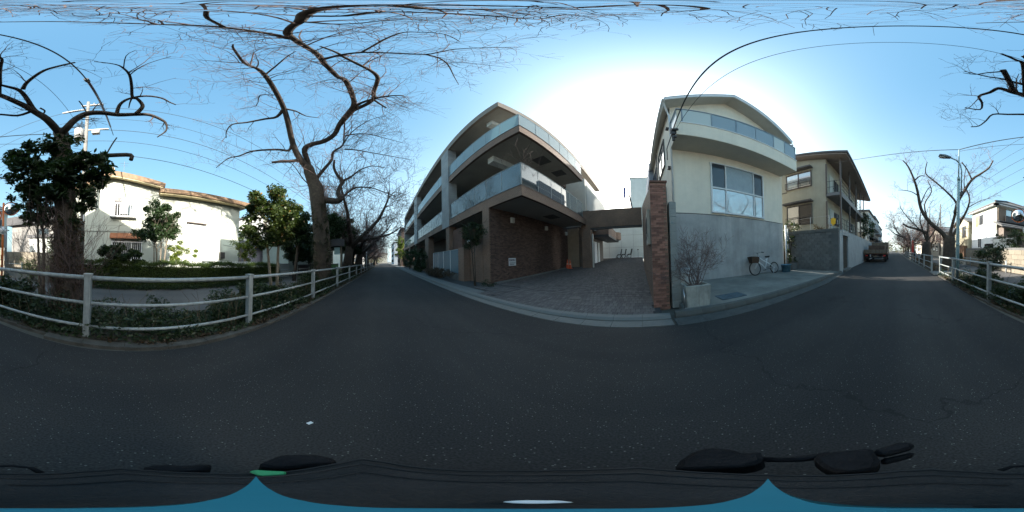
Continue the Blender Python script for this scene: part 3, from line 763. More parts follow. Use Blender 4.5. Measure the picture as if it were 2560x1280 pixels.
PH('roof_sheet', M('roof_sheet', (.30, .31, .33), .6, .1), rfn)
def barge(m):
    for xe in (1.26, 8.64):
        zt = RZT - SLP * abs(xe - RX)
        m.prism([(RX, RZT - .02), (xe, zt - .02), (xe, zt + .2), (RX, RZT + .22)], 'y', 6.15, 6.2)
PH('bargeboard', whitep, barge)
PH('gutter_pipe', whitep, lambda m: (m.tube([(1.2, 6.15, 10.3), (1.2, 22.5, 10.3)], .07, 8), m.tube([(8.7, 6.15, 9.55), (8.7, 22.5, 9.55)], .07, 8)), smooth=True, each=True)
PH('downpipe', whitep, lambda m: m.tube([(1.22, 6.4, 10.25), (1.45, 6.9, 9.9), (1.53, 6.93, 9.5), (1.53, 6.93, 2.8)], .045, 8), smooth=True)
PH('downpipe', whitep, lambda m: (m.tube([(8.58, 6.85, 3.2), (8.58, 6.85, .5)], .06, 8)), smooth=True)
# side wall details
window(H, ('x', HX0, -1), 9, 11.4, 7.0, 9.2, [.5], [], darkm, win); window(H, ('x', HX0, -1), 13, 15.4, 7.0, 9.2, [.5], [], darkm, win)
window(H, ('x', HX0, -1), 9, 10.6, 3.9, 5.4, [.5], [], darkm, win); window(H, ('x', HX0, -1), 12.4, 14, 3.9, 5.4, [.5], [], darkm, win)
for z in (8.9, 5.9): PH('vent_hood', darkm, lambda m: m.box(HX0 - .14, HX0, 7.5, 7.7, z, z + .15))
PH('side_pipe', brownm, lambda m: m.tube([(1.5, 12, 10), (1.5, 12, 3.3)], .05, 6))
# main window
window(H, ('y', HY, -1), 3.42, 6.62, 3.45, 6.2, [.235, .79], [.47], whitep, [winl, winl, winl, wside, winc, wside], .07, .09)
# balcony, gently bowed
yo = lambda x: 5.72
PH('balcony_slab', plast, lambda m: m.box(1.5, 8.35, 5.84, HY, 6.8, 7.0))
PH('balcony_front', plast, lambda m: (m.box(1.5, 8.35, 5.7, 5.84, 6.8, 7.66), m.box(1.5, 1.64, 5.84, HY, 7.0, 7.66), m.box(8.21, 8.35, 5.84, HY, 7.0, 7.66)))
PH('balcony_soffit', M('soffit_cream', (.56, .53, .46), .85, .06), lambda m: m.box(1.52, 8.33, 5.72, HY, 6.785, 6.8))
PH('balcony_coping', whitep, lambda m: (m.box(1.62, 8.38, 5.67, 5.87, 7.66, 7.71)))
edges = [1.75, 2.95, 4.1, 5.2, 6.4, 7.3, 8.32]
for i in range(6):
    a, b = edges[i], edges[i + 1]
    MB().box(a + .03, b - .03, 5.755, 5.77, 7.74, 8.8).build('pane', frost2 if i in (0, 4) else clear2, H)
MB().box(8.28, 8.295, 5.8, 6.95, 7.74, 8.8).build('pane', frost, H)
MB().box(1.55, 1.565, 5.8, 6.95, 7.74, 8.8).build('pane', frost, H)
PH('balcony_rail', M('rail_grey', (.25, .27, .29), .4, .1, metal=.5), lambda m: ([m.box(e - .025, e + .025, 5.74, 5.79, 7.7, 8.84) for e in edges], m.box(1.53, 8.35, 5.73, 5.80, 8.8, 8.86), m.box(1.53, 1.59, 5.8, HY, 8.8, 8.86), m.box(8.27, 8.33, 5.8, HY, 8.8, 8.86)), each=True)
window(H, ('y', HY, -1), 3.6, 5.05, 7.9, 10.1, [.5], [], whitep, [win, winl], .06, .07)
window(H, ('y', HY, -1), 5.3, 6.75, 7.9, 10.1, [.5], [], whitep, [winl, win], .06, .07)
PH('wall_light', darkm, lambda m: (m.box(3.2, 3.35, 6.9, 7, 10.3, 10.4), m.box(6.9, 7.05, 6.9, 7, 10.3, 10.4)), each=True)
PH('cable_bracket', darkm, lambda m: (m.box(1.28, 1.5, 5.75, 5.85, 6.9, 7.15), m.tube([(1.3, 5.7, 7.05), (1.55, 5.7, 7.1)], .07, 8), m.tube([(1.38, 5.75, 6.4), (1.36, 5.75, 7.1)], .06, 8), m.lathe([(.0, -.08), (.08, -.04), (.08, .05), (0, .09)], (1.36, 5.68, 6.75), 10), m.lathe([(.0, -.08), (.07, -.04), (.07, .05), (0, .09)], (1.42, 5.68, 6.58), 10), m.tube([(1.35, 5.8, 6.9), (1.2, 6.2, 6.2), (1.3, 6.7, 5.9)], .02, 5)))
# rear extension rising behind left eave
PH('rear_block', M('rear_wall', (.30, .32, .38), .7, .1), lambda m: m.box(1.15, 1.6, 15.5, 22, 3.3, 11.3))

# ================================================================ FORECOURT THINGS
pl = root('planter', 'square weathered concrete planter holding the bare shrub', 'planter', (1.3, 3.8, .13))
m = MB(); n0 = 0
prof = [((.99, 3.55), (1.62, 3.53), (1.62, 4.12), (1.0, 4.12))]
def ring(x0, x1, y0, y1, z): return [(x0, y0, z), (x1, y0, z), (x1, y1, z), (x0, y1, z)]
rings = [ring(1.04, 1.60, 3.6, 4.1, .10), ring(1.0, 1.64, 3.56, 4.14, .66), ring(1.06, 1.58, 3.62, 4.08, .66), ring(1.06, 1.58, 3.62, 4.08, .55)]
for r_ in rings: m.v += r_
m.f.append((3, 2, 1, 0))
for i in range(3):
    for j in range(4): j2 = (j + 1) % 4; m.f.append((i * 4 + j, i * 4 + j2, (i + 1) * 4 + j2, (i + 1) * 4 + j))
m.build('box', pot, pl, bevel=.012)
MB().box(1.061, 1.579, 3.621, 4.079, .5, .585).build('earth', soil, pl)
sh = root('bare_shrub', 'leafless twiggy shrub growing in the square concrete planter', 'shrub', (1.32, 3.85, .58))
m = MB()
for i in range(11):
    a = random.uniform(0, 6.28); s = random.uniform(.2, .75)
    grow(m, Vector((1.32 + random.uniform(-.12, .12), 3.85 + random.uniform(-.12, .12), .57)), Vector((math.cos(a) * s, math.sin(a) * s * .7, .9)), random.uniform(.6, .95), .014, 3, .7, .1, 4, 3, .003, .2)
m.build('branches', M('shrub_bark', (.16, .11, .10), .9, .2), sh)
MB().lathe([(0, .0), (.09, .0), (.05, .06), (0, .07)], (1.32, 3.85, .56), 8).build('stump', barkm, sh)
m = MB(); m.lathe([(.02, .1), (.26, .1), (.3, .75), (.33, .9), (.28, .9), (.26, .5), (0, .5)], (1.35, 5.15, .05), 18)
thing('white_basin', m, whitew, 'round pale basin standing behind the planter by the block post', 'basin', smooth=True)
m = MB(); m.tube([(1.03, 3.95, .12), (1.03, 3.95, .45), (1.02, 3.85, .58), (.99, 3.75, .60), (.97, 3.6, .45), (.97, 3.58, .12)], .02, 8)
thing('steel_hoop', m, steel, 'bent stainless steel hoop between the block post and planter', 'rail', smooth=True)
m = MB(); m.lathe([(.0, 0), (.26, 0), (.30, .42), (.32, .42), (.32, .45), (.27, .45), (.25, .1), (0, .1)], (7.72, 6.2, .17), 20)
thing('blue_tub', m, bluet, 'stained blue plastic tub beside the bicycle rear wheel', 'tub', smooth=True)

def bicycle():
    b = root('bicycle', 'white bicycle with wicker front basket leaning at the grey wall', 'bicycle')
    s = 1.22
    FW, RW = (0, 0, .31 * s), (1.13 * s, 0, .27 * s)     # local: front wheel at origin, +x to rear
    for (cx, cy, cz), rr in ((FW, .30 * s), (RW, .26 * s)):
        wt = MB().torus((cx, cy, cz), rr - .02, .034, 'y', 36, 8).build('wheel', black, b, True)
        MB().torus((cx, cy, cz), rr - .05, .012, 'y', 36, 6).build('rim', steel, wt)
        m = MB()
        for i in range(14):
            a = i * math.pi / 7; m.tube([(cx, .02 * (-1) ** i, cz), (cx + math.cos(a) * (rr - .05), 0, cz + math.sin(a) * (rr - .05))], .0025, 3, False)
        m.build('spokes', steel, wt); MB().tube([(cx, -.05, cz), (cx, .05, cz)], .022, 8).build('hub', steel, wt)
    q = lambda x, z, y=0: (x * s, y, z * s)
    m = MB()
    m.tube([q(.26, .83), q(.17, .56)], .030, 8)                       # head tube
    m.tube([q(.25, .80), q(.52, .62), q(.78, .50), q(1.05, .33)], .027, 8)
    m.tube([q(.19, .60), q(.40, .46), q(.58, .28)], .029, 8)
    m.tube([q(.58, .28), q(.74, .73)], .024, 8); m.tube([q(.52, .62), q(.74, .70)], .013, 6)
    for y in (-.05, .05): m.tube([q(.58, .28, y * .4), q(1.13, .27, y)], .011, 6); m.tube([q(.72, .56, y * .3), q(1.13, .27, y)], .009, 6)
    m.build('frame', whitep, b, True)
    m = MB()
    for y in (-.045, .045): m.tube([q(.17, .56, y * .4), q(.15, .5, y), q(0, .31, y)], .012, 6)
    m.build('fork', whitep, b, True)
    m = MB(); m.tube([q(.26, .83), q(.28, .98)], .014, 6); m.tube([q(.38, .98, -.27), q(.28, 1.0, -.2), q(.26, .98, 0), q(.28, 1.0, .2), q(.38, .98, .27)], .012, 6)
    hb = m.build('handlebar', steel, b, True)
    MB().tube([q(.38, .98, -.28), q(.29, 1.0, -.2)], .02, 8).build('grip', black, hb); MB().tube([q(.38, .98, .28), q(.29, 1.0, .2)], .02, 8).build('grip', black, hb)
    m = MB(); m.v += [q(.58, .79, 0), q(.62, .83, -.03), q(.62, .83, .03), q(.86, .84, -.09), q(.86, .84, .09), q(.9, .80, 0), q(.62, .76, 0), q(.84, .76, -.05), q(.84, .76, .05)]
    m.f += [(0, 1, 2), (1, 3, 4, 2), (3, 5, 4), (0, 6, 1), (0, 2, 6), (1, 6, 7, 3), (2, 4, 8, 6), (3, 7, 5), (4, 5, 8), (6, 8, 7), (7, 8, 5)]
    m.build('saddle', black, b, True, .01)
    MB().tube([q(.74, .70), q(.76, .78)], .014, 6).build('seat_post', steel, b)
    m = MB(); x0, x1, z0, z1 = -.25, .17, .56, .82
    def ringb(f): return [q(x0 + f, z0 if 0 else 0, 0)]
    b0 = [q(x0 + .05, z0, -.13), q(x1 - .02, z0, -.13), q(x1 - .02, z0, .13), q(x0 + .05, z0, .13)]; t0 = [q(x0, z1, -.2), q(x1, z1 - .02, -.2), q(x1, z1 - .02, .2), q(x0, z1, .2)]
    ti = [q(x0 + .03, z1, -.17), q(x1 - .03, z1 - .02, -.17), q(x1 - .03, z1 - .02, .17), q(x0 + .03, z1, .17)]; bi = [q(x0 + .08, z0 + .03, -.1), q(x1 - .05, z0 + .03, -.1), q(x1 - .05, z0 + .03, .1), q(x0 + .08, z0 + .03, .1)]
    m.v += b0 + t0 + ti + bi; m.f.append((3, 2, 1, 0)); m.f.append((12, 13, 14, 15))
    for i in range(3):
        for j in range(4): j2 = (j + 1) % 4; m.f.append((i * 4 + j, i * 4 + j2, (i + 1) * 4 + j2, (i + 1) * 4 + j))
    bk = m.build('basket', wicker, b)
    m = MB()
    for k in range(6):
        f = k / 5; P0 = [tuple(np.array(b0[j]) * (1 - f) + np.array(t0[j]) * f) for j in range(4)]; m.tube(P0 + [P0[0]], .012, 5, False)
    m.build('weave', wicker, bk)
    m = MB(); m.torus(q(.58, .28), .09 * s, .008, 'y', 20, 4); m.tube([q(.58, .28, -.05), q(.47, .21, -.07)], .012, 6); m.tube([q(.58, .28, .05), q(.69, .35, .07)], .012, 6)
    cr = m.build('crank', steel, b); MB().box(.40 * s, .52 * s, -.14, -.06, .19 * s, .22 * s).build('pedal', black, cr)
    m = MB(); m.prism([(.58 * s, .20 * s), (1.13 * s, .25 * s), (1.13 * s, .30 * s), (.58 * s, .36 * s)], 'y', .045, .055); m.build('chain_guard', darkm, b)
    MB().tube([q(1.05, .27, -.06), q(.96, .02, -.12)], .01, 5).build('kickstand', steel, b)
    b.location = (5.55, 6.5, .165); b.rotation_euler = (R(-6), 0, R(-4)); return b
bicycle()

# ================================================================ YELLOW APARTMENTS AND RETAINING WALL
YAW = R(2.5)
RW = root('retaining_wall', 'stained concrete block retaining wall under the yellow apartments', 'wall', (9.45, 3.5, 0))
mb = MB(); mb.box(9.5, 16, 3.55, 12, -.05, 2.55); mb.box(16, 32, 3.6, 12, -.05, 2.5); mb.build('fill', soil, RW)
bl = MB().box(-.03, .04, -.194, .194, -.094, .094).mesh('block', blockm)
pts = []
for r_ in range(13):
    for c in range(9): pts.append((9.47, 3.9 + .2 + c * .4 + (.2 if r_ % 2 else 0), .1 + r_ * .2))
pieces('block', bl, [p for p in pts if p[1] < 7.4], RW)
MB().box(9.46, 9.52, 3.9, 7.5, 0, 2.6).build('mortar', concd, RW)
MB().box(9.42, 9.62, 3.48, 3.92, -.05, 2.62).build('pier', concd, RW)
MB().box(9.40, 9.7, 3.46, 7.6, 2.6, 2.8).build('coping', conc, RW)
MB().box(9.62, 10.35, 3.44, 3.6, -.05, 2.68).build('render_panel', plastg, RW)
MB().box(10.35, 11.75, 3.56, 3.62, .1, 2.45).build('steel_door', M('door_grey', (.17, .19, .22), .6, .06), RW)
MB().box(10.2, 12.0, 3.42, 3.62, 2.45, 2.8).build('lintel', plastg, RW)
MB().box(11.75, 31, 3.44, 3.62, -.05, 2.8).build('render_wall', M('render_grey', (.36, .37, .37), .9, .12, 1.5, .4, .7), RW)
MB().box(10.3, 11.8, 3.25, 3.6, -.02, .14).build('step', conc, RW)
RW.rotation_euler = (0, 0, YAW)
A = root('yellow_apartments', 'pale yellow two-storey apartment block with outside walkway and posts', 'building', (12, 5.4, 0))
def PA(name, mat, f, parent=A, **k):
    m = MB(); f(m); return m.build(name, mat, parent, **k)
PA('wall', plastc, lambda m: m.prism([(5.4, 2.7), (12.5, 2.7), (12.5, 11.1), (5.4, 9.7)], 'x', 12, 25))
PA('roof', M('eave_boards', (.24, .20, .18), .8, .1), lambda m: m.prism([(3.5, 9.42), (13.2, 11.3), (13.2, 11.42), (3.5, 9.56)], 'x', 11.3, 25.6))
PA('roof_sheet', roofd, lambda m: m.prism([(3.4, 9.55), (13.3, 11.43), (13.3, 11.55), (3.4, 9.75)], 'x', 11.2, 25.7))
PA('walkway', M('walk_grey', (.19, .19, .2), .8, .1), lambda m: m.box(11.9, 25.2, 4.12, 5.4, 5.95, 6.2))
PA('walkway_beam', brownm, lambda m: m.box(11.9, 25.2, 4.1, 4.22, 5.8, 6.24))
PA('walkway_lower', conc, lambda m: m.box(11.9, 25, 4.1, 5.4, 2.75, 2.9))
PA('terrace', conc, lambda m: m.box(10.0, 12, 3.9, 12, 2.6, 2.86))
for x in (11.95, 14.8, 17.75, 20.5, 23.3): PA('post', brownm, lambda m: m.box(x - .06, x + .06, 4.12, 4.24, 2.7, 9.5))
fs = ('x', 12, -1)
for z0, z1, hz in ((7.25, 8.7, 9.0), (3.8, 5.45, 5.65)):
    window(A, fs, 6.75, 9.15, z0, z1, [.5], [], darkm if z0 < 5 else brownm, [win, winl] if z0 > 5 else [wind, win], .08, .08)
    PA('hood', roofd, lambda m: m.box(11.45, 12, 6.55, 9.4, hz, hz + .14))
    PA('window_rail', darkm, lambda m: (m.box(11.72, 11.76, 6.7, 9.2, z0 + .55, z0 + .6), m.box(11.72, 11.76, 6.7, 9.2, z0 + .02, z0 + .06), [m.box(11.72, 11.76, y, y + .03, z0, z0 + .6) for y in (6.7, 7.9, 9.17)]), each=True)
PA('string_course', darkm, lambda m: m.box(11.95, 12, 9.2, 12.4, 7.0, 7.08))
ff = ('y', 5.4, -1)
for z in (2.9, 6.2):
    for x in (12.7, 15.4, 18.6, 21.5):
        d_ = PA('door', M('door_cream', (.42, .44, .40), .6, .05), lambda m: m.box(x, x + .95, 5.34, 5.4, z, z + 2.15))
        MB().box(x + .8, x + .86, 5.3, 5.34, z + 1, z + 1.1).build('handle', darkm, d_)
    window(A, ff, 13.9, 15.0, z + .9, z + 2.0, [.5], [], darkm, win); window(A, ff, 19.9, 21, z + .9, z + 2.0, [.5], [], darkm, win)
def rails(z):
    m = MB()
    for h in (.35, .7, 1.1): m.tube([(12, 4.18, z + h), (25.1, 4.18, z + h)], .022, 5)
    x = 12.2
    while x < 25: m.tube([(x, 4.18, z), (x, 4.18, z + 1.1)], .018, 5); x += .72
    for h in (.02, .55, 1.1): m.tube([(11.95, 4.2, z + h), (11.95, 5.35, z + h)], .02, 5)
    for y in (4.5, 4.8, 5.1): m.tube([(11.95, y, z), (11.95, y, z + 1.1)], .014, 4)
    m.build('railing_bar', darkm, A, each=True)
rails(6.2); rails(2.9)
PA('screen', brownm, lambda m: (m.box(11.9, 11.96, 5.28, 5.4, 2.9, 5.5), m.box(11.9, 11.96, 5.28, 5.4, 6.0, 9.1)))
A.rotation_euler = (0, 0, YAW)
sg = thing('yellow_notice', MB().prism([(-.2, -.22), (-.05, -.3), (.05, -.42), (.09, -.24), (.2, -.2), (.2, .2), (.05, .22), (.0, .34), (-.06, .22), (-.2, .2)], 'x', -.02, .02), yellow, 'bright yellow notice hanging on the apartment walkway railing', 'notice', bevel=.01)
sg.location = (11.82, 4.75, 3.75)
g = MB()
for i in range(5): g.tube([(11.6, 4.0 - .0, 2.85), (11.6, 4.0, 3.7)], .02, 5)
g = MB()
for y in (4.2, 5.6, 7.0): g.tube([(9.75, y, 2.75), (9.75, y, 3.75)], .02, 5)
g.tube([(9.75, 4.2, 3.72), (9.75, 7.2, 3.72)], .006, 4)
thing('wire_fence', g, steel, 'thin wire fence posts on top of the block retaining wall', 'fence')
def shrub(name, label, cat, c, r, n, size, mat, nc=14, cr=.35, stems=4, group=None, ground=None):
    rt = root(name, label, cat, (c[0], c[1], ground if ground is not None else c[2] - r[2]), group)
    per = max(8, n // nc)
    leafobj('foliage', clumps(c, r, nc, per, cr), size, mat, rt)
    m = MB(); zb = ground if ground is not None else c[2] - r[2]
    for i in range(stems):
        a = random.uniform(0, 6.28); k = random.uniform(.2, .8)
        m.tube([(c[0] + random.uniform(-.06, .06), c[1] + random.uniform(-.06, .06), zb), (c[0] + math.cos(a) * r[0] * .3 * k, c[1] + math.sin(a) * r[1] * .3 * k, (zb + c[2]) / 2), (c[0] + math.cos(a) * r[0] * k, c[1] + math.sin(a) * r[1] * k, c[2] + r[2] * .3)], [.03, .022, .01], 5)
    m.build('stems', barkm, rt); return rt
shrub('creeper', 'dark creeper hanging down the block retaining wall behind the drainpipe', 'plant', (9.1, 7.0, 2.2), (.45, .5, 1.5), 1500, .09, lf_mid, 22, .22, 5, ground=.18)
shrub('wall_shrub', 'sprawling shrub on the retaining wall below the lower window', 'shrub', (10.4, 8.0, 3.4), (.7, 1.2, .6), 900, .1, lf_mid, 14, .25, 4, ground=2.8)
shrub('wall_plant', 'small twiggy plant on the wall corner near the yellow notice', 'plant', (10.0, 5.0, 3.05), (.35, .7, .3), 350, .08, lf_dry, 8, .18, 4, ground=2.8)
pp = root('plant_pot', 'overgrown square pot on the forecourt below the block wall', 'plant pot', (8.75, 6.5, .18))
MB().box(8.6, 9.1, 6.3, 6.85, .17, .62).build('pot', concd, pp, bevel=.02)
leafobj('foliage', clumps((8.85, 6.55, .9), (.35, .3, .35), 9, 50, .15), .08, lf_ivy, pp)
m = MB().tube([(8.95, 6.95, .18), (8.93, 6.95, 3.0)], .045, 8); thing('grey_pipe', m, M('pipe_grey', (.2, .24, .27), .5, .1), 'thin grey pipe next to the white drainpipe by the blue tub', 'pipe', smooth=True)
shrub('bush', 'dark evergreen bush overhanging the wall past the yellow apartments', 'bush', (22.5, 3.9, 4.8), (2.6, .9, 1.9), 3600, .16, lf_dark, 26, .6, 5, ground=2.8)

# ================================================================ TRUCK
T = root('flatbed_truck', 'old flatbed truck parked against the retaining wall seen from behind', 'truck', (22, 2.4, 0))
def PT(name, mat, f, **k):
    m = MB(); f(m); return m.build(name, mat, T, **k)
tx = 18.9
PT('bed', M('bed_red', (.09, .035, .03), .8, .3, 4), lambda m: m.box(tx, tx + 5.2, 1.08, 3.72, .92, 1.04))
PT('tailgate', weath, lambda m: (m.box(tx - .05, tx, 1.05, 3.75, 1.04, 1.48)))
PT('side_board', weath, lambda m: m.box(tx, tx + 5.2, 1.03, 1.08, 1.04, 1.46)); PT('side_board', weath, lambda m: m.box(tx, tx + 5.2, 3.72, 3.77, 1.04, 1.46))
PT('tailgate_ribs', M('rust', (.16, .09, .05), .9, .4, 6), lambda m: ([m.box(tx - .075, tx - .05, y, y + .05, 1.06, 1.47) for y in (1.1, 1.9, 2.4, 2.9, 3.65)], m.box(tx - .08, tx - .05, 1.05, 3.75, 1.02, 1.07)), each=True)
PT('load_screen', weath, lambda m: m.box(tx + 3.2, tx + 3.35, 1.1, 3.3, 1.04, 2.45))
PT('crate_load', M('load_tan', (.12, .075, .055), .9, .4, 2), lambda m: m.box(tx + .5, tx + 3.0, 1.35, 3.3, 1.04, 2.0), bevel=.04)
PT('cab', M('cab_paint', (.16, .12, .11), .4, .1), lambda m: m.prism([(tx + 5.3, .75), (tx + 7.1, .75), (tx + 7.1, 1.7), (tx + 6.8, 2.6), (tx + 5.3, 2.6)], 'y', 1.15, 3.65), bevel=.06)
PT('cab_window', wind, lambda m: m.box(tx + 5.27, tx + 5.3, 1.5, 3.3, 1.95, 2.55))
PT('chassis', black, lambda m: (m.box(tx + .2, tx + 6.5, 1.9, 2.1, .55, .9), m.box(tx + .2, tx + 6.5, 2.75, 2.95, .55, .9), m.box(tx + .1, tx + .2, 1.2, 3.6, .5, .62)))
for x in (tx + 1.2, tx + 6.2):
    for y in (1.3, 3.5):
        wv = MB().lathe([(.0, -.14), (.3, -.14), (.42, -.11), (.44, 0), (.42, .11), (.3, .14), (0, .14)], (x, y, .44), 20, 'y').build('wheel', black, T, True)
        MB().lathe([(.0, -.145), (.22, -.15), (.22, .15), (0, .145)], (x, y, .44), 14, 'y').build('rim', steel, wv)
for y in (1.2, 3.3):
    PT('tail_light', redm, lambda m: m.box(tx - .02, tx + .08, y, y + .3, .72, .86))
PT('number_plate', weath, lambda m: m.box(tx + .06, tx + .09, 2.25, 2.65, .6, .8))
PT('mudflap', black, lambda m: (m.box(tx + .72, tx + .75, 1.12, 1.5, .2, .9), m.box(tx + .72, tx + .75, 3.3, 3.68, .2, .9)), each=True)

# ================================================================ HOUSES (generic builder with real openings)
def house(name, label, x0, x1, y0, y1, z0, ze, zr, wall, roofm, ridge='x', wins=(), ov=.4, cat='house'):
    h = root(name, label, cat, ((x0 + x1) / 2, (y0 + y1) / 2, z0))
    if ridge == 'x':
        ym = (y0 + y1) / 2; MB().prism([(y0, z0), (y1, z0), (y1, ze), (ym, zr), (y0, ze)], 'x', x0, x1).build('wall', wall, h)
        k = (zr - ze) / (ym - y0); m = MB()
        m.prism([(y0 - ov, ze - k * ov), (ym, zr), (ym, zr + .16), (y0 - ov, ze - k * ov + .16)], 'x', x0 - ov, x1 + ov); m.prism([(y1 + ov, ze - k * ov), (ym, zr), (ym, zr + .16), (y1 + ov, ze - k * ov + .16)], 'x', x0 - ov, x1 + ov)
    elif ridge == 'y':
        xm = (x0 + x1) / 2; MB().prism([(x0, z0), (x1, z0), (x1, ze), (xm, zr), (x0, ze)], 'y', y0, y1).build('wall', wall, h)
        k = (zr - ze) / (xm - x0); m = MB()
        m.prism([(x0 - ov, ze - k * ov), (xm, zr), (xm, zr + .16), (x0 - ov, ze - k * ov + .16)], 'y', y0 - ov, y1 + ov); m.prism([(x1 + ov, ze - k * ov), (xm, zr), (xm, zr + .16), (x1 + ov, ze - k * ov + .16)], 'y', y0 - ov, y1 + ov)
    else:
        MB().box(x0, x1, y0, y1, z0, ze).build('wall', wall, h); m = MB().box(x0 - ov, x1 + ov, y0 - ov, y1 + ov, ze, zr)
    m.build('roof', roofm, h)
    for f, a0, a1, za, zb, n in wins:
        face = {'y+': ('y', y1, 1), 'y-': ('y', y0, -1), 'x-': ('x', x0, -1), 'x+': ('x', x1, 1)}[f]
        window(h, face, a0, a1, za, zb, [i / n for i in range(1, n)], [], darkm, win)
    return h

# -- white stucco house behind the hedge (faces the street at y=-11)
WH = root('white_stucco_house', 'white stucco two-part house with brown eaves behind the hedge', 'house', (-3, -14, 0))
def PW(name, mat, f, **k):
    m = MB(); f(m); return m.build(name, mat, WH, **k)
PW('wall', plastw, lambda m: m.prism([(-2.0, 0), (4.6, 0), (4.6, 5.6), (1.2, 7.02), (-2.0, 6.3)], 'y', -18, -11))
PW('wall', plastw, lambda m: m.prism([(-8.85, 0), (-2.0, 0), (-2.0, 5.9), (-8.85, 6.15)], 'y', -18, -11.02))
PW('roof', wood, lambda m: (m.prism([(1.2, 7.06), (-2.25, 6.28), (-2.3, 6.62), (1.15, 7.45)], 'y', -18.3, -10.45), m.prism([(1.2, 7.06), (5.0, 5.5), (5.05, 5.8), (1.25, 7.45)], 'y', -18.3, -10.45)))
PW('roof_batten', woody, lambda m: (m.prism([(1.2, 6.96), (-2.2, 6.2), (-2.2, 6.3), (1.2, 7.07)], 'y', -10.75, -10.48), m.prism([(1.2, 6.96), (4.95, 5.42), (4.95, 5.52), (1.2, 7.07)], 'y', -10.75, -10.48)))
PW('ridge_cap', M('ridge', (.42, .32, .2), .8), lambda m: m.lathe([(.0, -.2), (.16, -.2), (.16, .2), (0, .2)], (1.2, -10.5, 7.5), 10, 'y'))
PW('roof', wood, lambda m: m.prism([(-9.6, 6.1), (-1.95, 5.88), (-1.95, 6.2), (-9.6, 6.48)], 'y', -18.3, -10.4))
PW('roof_batten', woody, lambda m: m.prism([(-9.4, 6.0), (-1.97, 5.78), (-1.97, 5.9), (-9.4, 6.11)], 'y', -10.9, -10.5))
PW('string_course', M('band_grey', (.3, .32, .28), .8), lambda m: (m.box(-2, 4.6, -11.0, -10.985, 3.05, 3.07), m.box(-2, 4.6, -11, -10.985, 3.45, 3.465)))
fW = ('y', -11, 1)
window(WH, fW, -.15, 1.05, 4.15, 5.45, [.45], [], whitep, [win, wind], .06, .08)
PW('balcony_rail', whitep, lambda m: (m.box(-.45, 1.3, -10.7, -10.66, 4.95, 5.0), m.box(-.45, 1.3, -10.98, -10.62, 4.0, 4.06), [m.box(x, x + .03, -10.7, -10.67, 4.06, 4.95) for x in np.arange(-.4, 1.3, .17)]), each=True)
PW('laundry', M('laundry_white', (.7, .7, .7), .9), lambda m: (m.tube([(.62, -10.6, 5.15), (.35, -10.6, 5.4), (.08, -10.6, 5.15)], .02, 5), m.prism([(.1, 4.2), (.6, 4.2), (.5, 5.15), (.2, 5.15)], 'y', -10.62, -10.58)))
window(WH, fW, -.85, 1.1, .9, 2.35, [.33, .66], [], whitep, wind, .06, .08)
PW('window_grille', whitep, lambda m: ([m.box(x, x + .025, -10.86, -10.84, .9, 2.3) for x in np.arange(-.9, 1.15, .13)], m.box(-.92, 1.15, -10.86, -10.84, 2.3, 2.36)), each=True)
PW('awning', M('awning_rust', (.34, .13, .06), .7, .25, 4), lambda m: m.prism([(-10.99, 2.95), (-10.55, 2.62), (-10.55, 2.54), (-10.99, 2.56)], 'x', -.95, 1.25))
window(WH, ('y', -11.02, 1), -5.45, -4.2, 2.2, 3.9, [.5], [], whitep, whitew, .05, .05)
PW('window_hood', brownm, lambda m: m.box(-5.6, -4.05, -11.02, -10.8, 3.97, 4.03))
PW('meter_box', darkm, lambda m: m.box(-7.3, -6.9, -11.02, -10.8, 1.45, 1.95))
PW('wall_cable', darkm, lambda m: (m.tube([(-8.8, -10.99, 2.4), (-7.2, -10.99, 2.55)], .012, 4), m.tube([(-2, -10.97, 3.02), (4.6, -10.97, 3.0)], .012, 4)), each=True)
PW('antenna', steel, lambda m: (m.tube([(.55, -11.6, 7.1), (.5, -11.6, 9.0)], .02, 5), m.tube([(.2, -11.6, 8.8), (.85, -11.6, 8.8)], .012, 4), m.tube([(.25, -11.6, 8.55), (.8, -11.6, 8.55)], .012, 4)))
rf = root('garden_railing', 'low pale railing along the white stucco house', 'railing', (-5, -8.6, 0))
for i, x in enumerate(np.arange(-8.2, -2.4, .14)): MB().box(x, x + .03, -8.62, -8.59, .2, 1.22).build('baluster', whitep, rf)
MB().box(-8.9, -2.3, -8.64, -8.57, 1.2, 1.26).build('top_rail', whitep, rf); MB().box(-8.9, -6.9, -8.66, -8.55, 0, 1.15).build('panel', whitew, rf)
# -- house beyond it
H2 = house('grey_roof_house', 'white upper-floored house with dark grey roofs beyond the stucco house', -17.5, -11.2, -20, -14, 0, 5.9, 7.2, whitew, roofd, 'y', [('y+', -13.2, -12.2, 3.9, 5.1, 2), ('x+', -16, -15, 3.6, 5, 2)])
MB().prism([(-14.0, 3.1), (-12.2, 2.7), (-12.2, 2.85), (-14.0, 3.6)], 'x', -19.5, -10.5).build('lower_roof', roofd, H2)
MB().box(-18.5, -10.9, -14.0, -12.6, 0, 2.7).build('lower_wall', M('lower_lilac', (.34, .32, .38), .8, .1), H2)
h3 = house('low_house', 'low pale house with green side wall behind the tree trunks', -17, -13, -12, -8.6, 0, 2.8, 3.6, M('pale_green', (.45, .52, .48), .8, .08), roofd, 'x', [('y+', -14.5, -13.8, 1, 2, 1)])
h4 = house('beige_house', 'small beige house with dark roof beside the big cherry trunk', -26, -18, -14, -8.4, 0, 3.4, 5.2, M('beige_wall', (.36, .32, .26), .8, .1), rooft, 'y', [('x+', -12, -11.2, 1.2, 2.2, 1), ('y+', -20, -19, 1.2, 2.4, 2)])
m = MB().box(-12.4, -9.6, -8.3, -8.15, 0, 1.15); thing('garden_wall', m, whitew, 'short white garden wall with dark coping behind the hedge end', 'wall')
